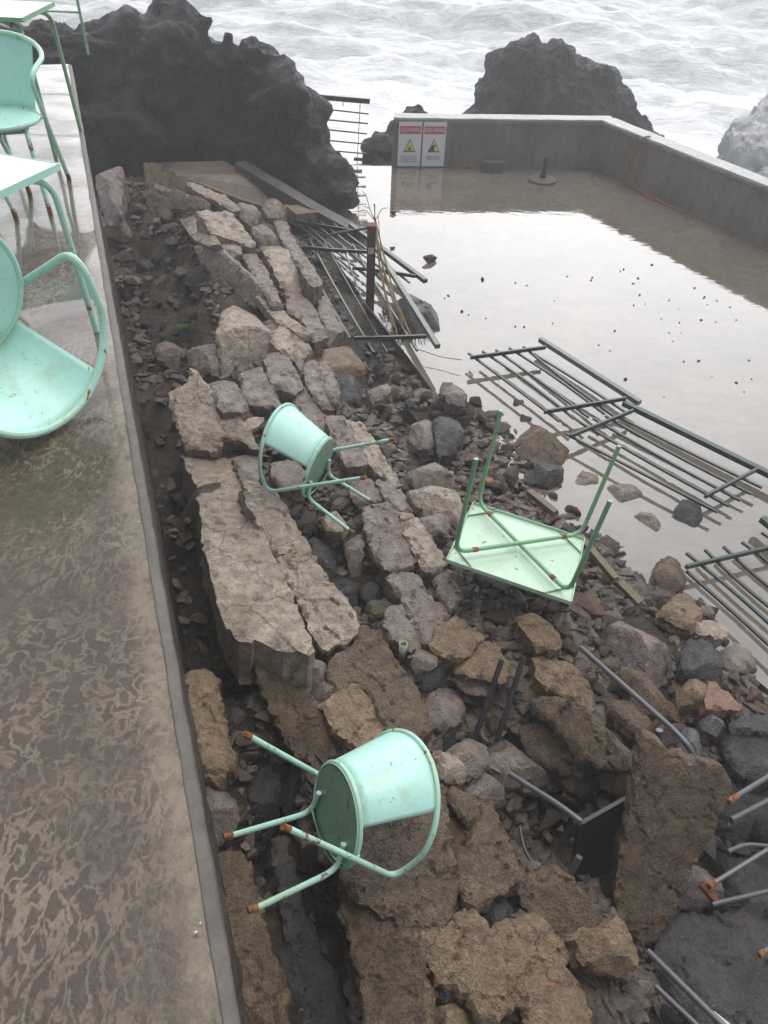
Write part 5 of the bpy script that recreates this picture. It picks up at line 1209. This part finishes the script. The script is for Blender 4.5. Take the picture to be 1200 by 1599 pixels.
# black table on edge
PC = unp(955, 1330, -2.05)
A1 = unp(905, 1290, -1.98); A2 = unp(1012, 1230, -1.98)
dn = (unp(905, 1420, -2.45)-A1); dn = np.array([dn[0]*.6, dn[1]*.6, -.52])
r = empty('black_table', loc=tuple(A1+dn)); tag(r, 'black table standing on edge in the dark hollow beside the tall slab', 'table')
og = A1+dn
ex = (A2-A1)*1.35; nn_ = np.cross(ex, dn); nn_ /= np.linalg.norm(nn_); nn_ = nn_*.022
q = [A1-og, A1+ex-og, A1+ex+dn-og, A1+dn-og]
mk('tabletop', [tuple(p_) for p_ in q]+[tuple(p_+nn_) for p_ in q], [(0, 1, 2, 3), (7, 6, 5, 4), (0, 4, 5, 1), (1, 5, 6, 2), (2, 6, 7, 3), (3, 7, 4, 0)], M['black'], r, smooth=False)
nz = nn_/np.linalg.norm(nn_); nz = nz if nz[0] < 0 else -nz
for pts, rad, mt in (([(908,1283,-1.97),(872,1256,-1.98),(796,1208,-2.05)], .016, 'steel'), ([(905,1338,-2.05),(872,1400,-2.3)], .017, 'steel'), ([(812,1290,-2.2),(818,1325,-2.2),(846,1372,-2.2)], .009, 'dsteel'), ([(815,1362,-2.22),(842,1370,-2.25)], .012, 'steel')):
    b = MB(); b.tube([unp(*p_)-og for p_ in pts], rad, 10, rb=.06); b.build('leg', M[mt], r)
# grey chair legs lower right
g = 'grey steel furniture legs in the lower right corner'
r = empty('grey_chair', loc=tuple(unp(1230, 1330, -2.3))); tag(r, 'overturned grey steel chair at the right edge with rusty leg ends', 'chair', None); og = unp(1230, 1330, -2.3)
for pts, rad in (([(1137,1252,-2.02),(1230,1195,-2.02)], .015), ([(1142,1280,-2.05),(1235,1232,-2.05)], .016), ([(1137,1330,-2.25),(1165,1318,-2.25),(1230,1325,-2.25)], .013),
                 ([(1107,1384,-2.25),(1235,1305,-2.2)], .013), ([(1112,1412,-2.32),(1240,1382,-2.32)], .013), ([(1186,1492,-2.3),(1240,1455,-2.3)], .014)):
    b = MB(); b.tube([unp(*p_)-og for p_ in pts], rad, 10, rb=.05); b.build('leg', M['steel'], r)
for a_, b_ in (((1137,1252,-2.02),(1152,1243,-2.02)), ((1107,1384,-2.25),(1120,1376,-2.25)), ((1186,1492,-2.3),(1194,1487,-2.3))):
    b = MB(); b.tube([unp(*a_)-og, unp(*b_)-og], .0168, 10); b.build('rusty_end', M['rusto'], r)
b = MB(); b.bar(unp(1094, 1380, -2.28)-og, unp(1120, 1410, -2.33)-og, .03, .03); b.build('rusty_foot', M['rust'], r, smooth=False)
tubething('steel_tube', 'left of two grey tubes running to the bottom edge beside the tall tan block', 'tube', [(1024,1540,-2.15),(1100,1612,-2.1)], .014, M['steel'], group='grey tubes at the bottom edge')
tubething('steel_tube', 'right of two grey tubes running to the bottom edge beside the tall tan block', 'tube', [(1012,1485,-2.15),(1140,1612,-2.05)], .016, M['steel'], group='grey tubes at the bottom edge')
tubething('plastic_bottle', 'white plastic scrap at the bottom edge beside the grey tubes', 'scrap', [(1112,1584,-2.12),(1140,1606,-2.12)], .018, M['plast'])
# leaf and shell bits
def leaf(px, py, label, mat, s_=.02):
    P = onsurf(px, py, .02); b = MB(); b.add([(-s_, 0, 0), (-s_*.3, s_*.45, .006), (s_, 0, .002), (-s_*.2, -s_*.45, .004)], [(0, 1, 2), (0, 2, 3)])
    o = b.build('fallen_leaf', mat, smooth=False); o.location = Vector(P); tag(o, label, 'leaf'); so = o.modifiers.new('s', 'SOLIDIFY'); so.thickness = .001
leaf(536, 897, 'yellow leaf on the black stones in the hollow', M['straw'])
WPM = SM[('pale', 1)].copy(); WPM.materials.clear(); WPM.materials.append(M['plast'])
for px, py, rr_ in ((307, 1460, .006), (314, 1445, .004), (118, 830, .004), (218, 819, .004)):
    P = unp(px, py, 0); o = bpy.data.objects.new('white_pebble', WPM); COL.objects.link(o); o.scale = (rr_,)*3; o.location = (P[0], P[1], rr_*.6+.008)
    mm = o.data
    tag(o, 'tiny white pebble on the walkway concrete', 'pebble', 'white pebbles on the walkway')

# ------------------------------------------------------------------ haze: sea spray in the air
b = MB(); x0, x1, y0, y1, z0, z1 = -240, 240, -8, 300, -9, 2.4
b.add([(x0, y0, z0), (x1, y0, z0), (x1, y1, z0), (x0, y1, z0), (x0, y0, z1), (x1, y0, z1), (x1, y1, z1), (x0, y1, z1)],
      [(0, 3, 2, 1), (4, 5, 6, 7), (0, 1, 5, 4), (1, 2, 6, 5), (2, 3, 7, 6), (3, 0, 4, 7)])
hm = bpy.data.materials.new('sea_spray_haze'); hm.use_nodes = True; hn = hm.node_tree; hn.nodes.clear()
ho = hn.nodes.new('ShaderNodeOutputMaterial'); hv = hn.nodes.new('ShaderNodeVolumePrincipled')
hv.inputs['Color'].default_value = (.93, .94, .96, 1); hv.inputs['Density'].default_value = .0075; hv.inputs['Anisotropy'].default_value = .2
hn.links.new(hv.outputs[0], ho.inputs['Volume'])
hz = b.build('haze', hm, smooth=False); tag(hz, kind='stuff')
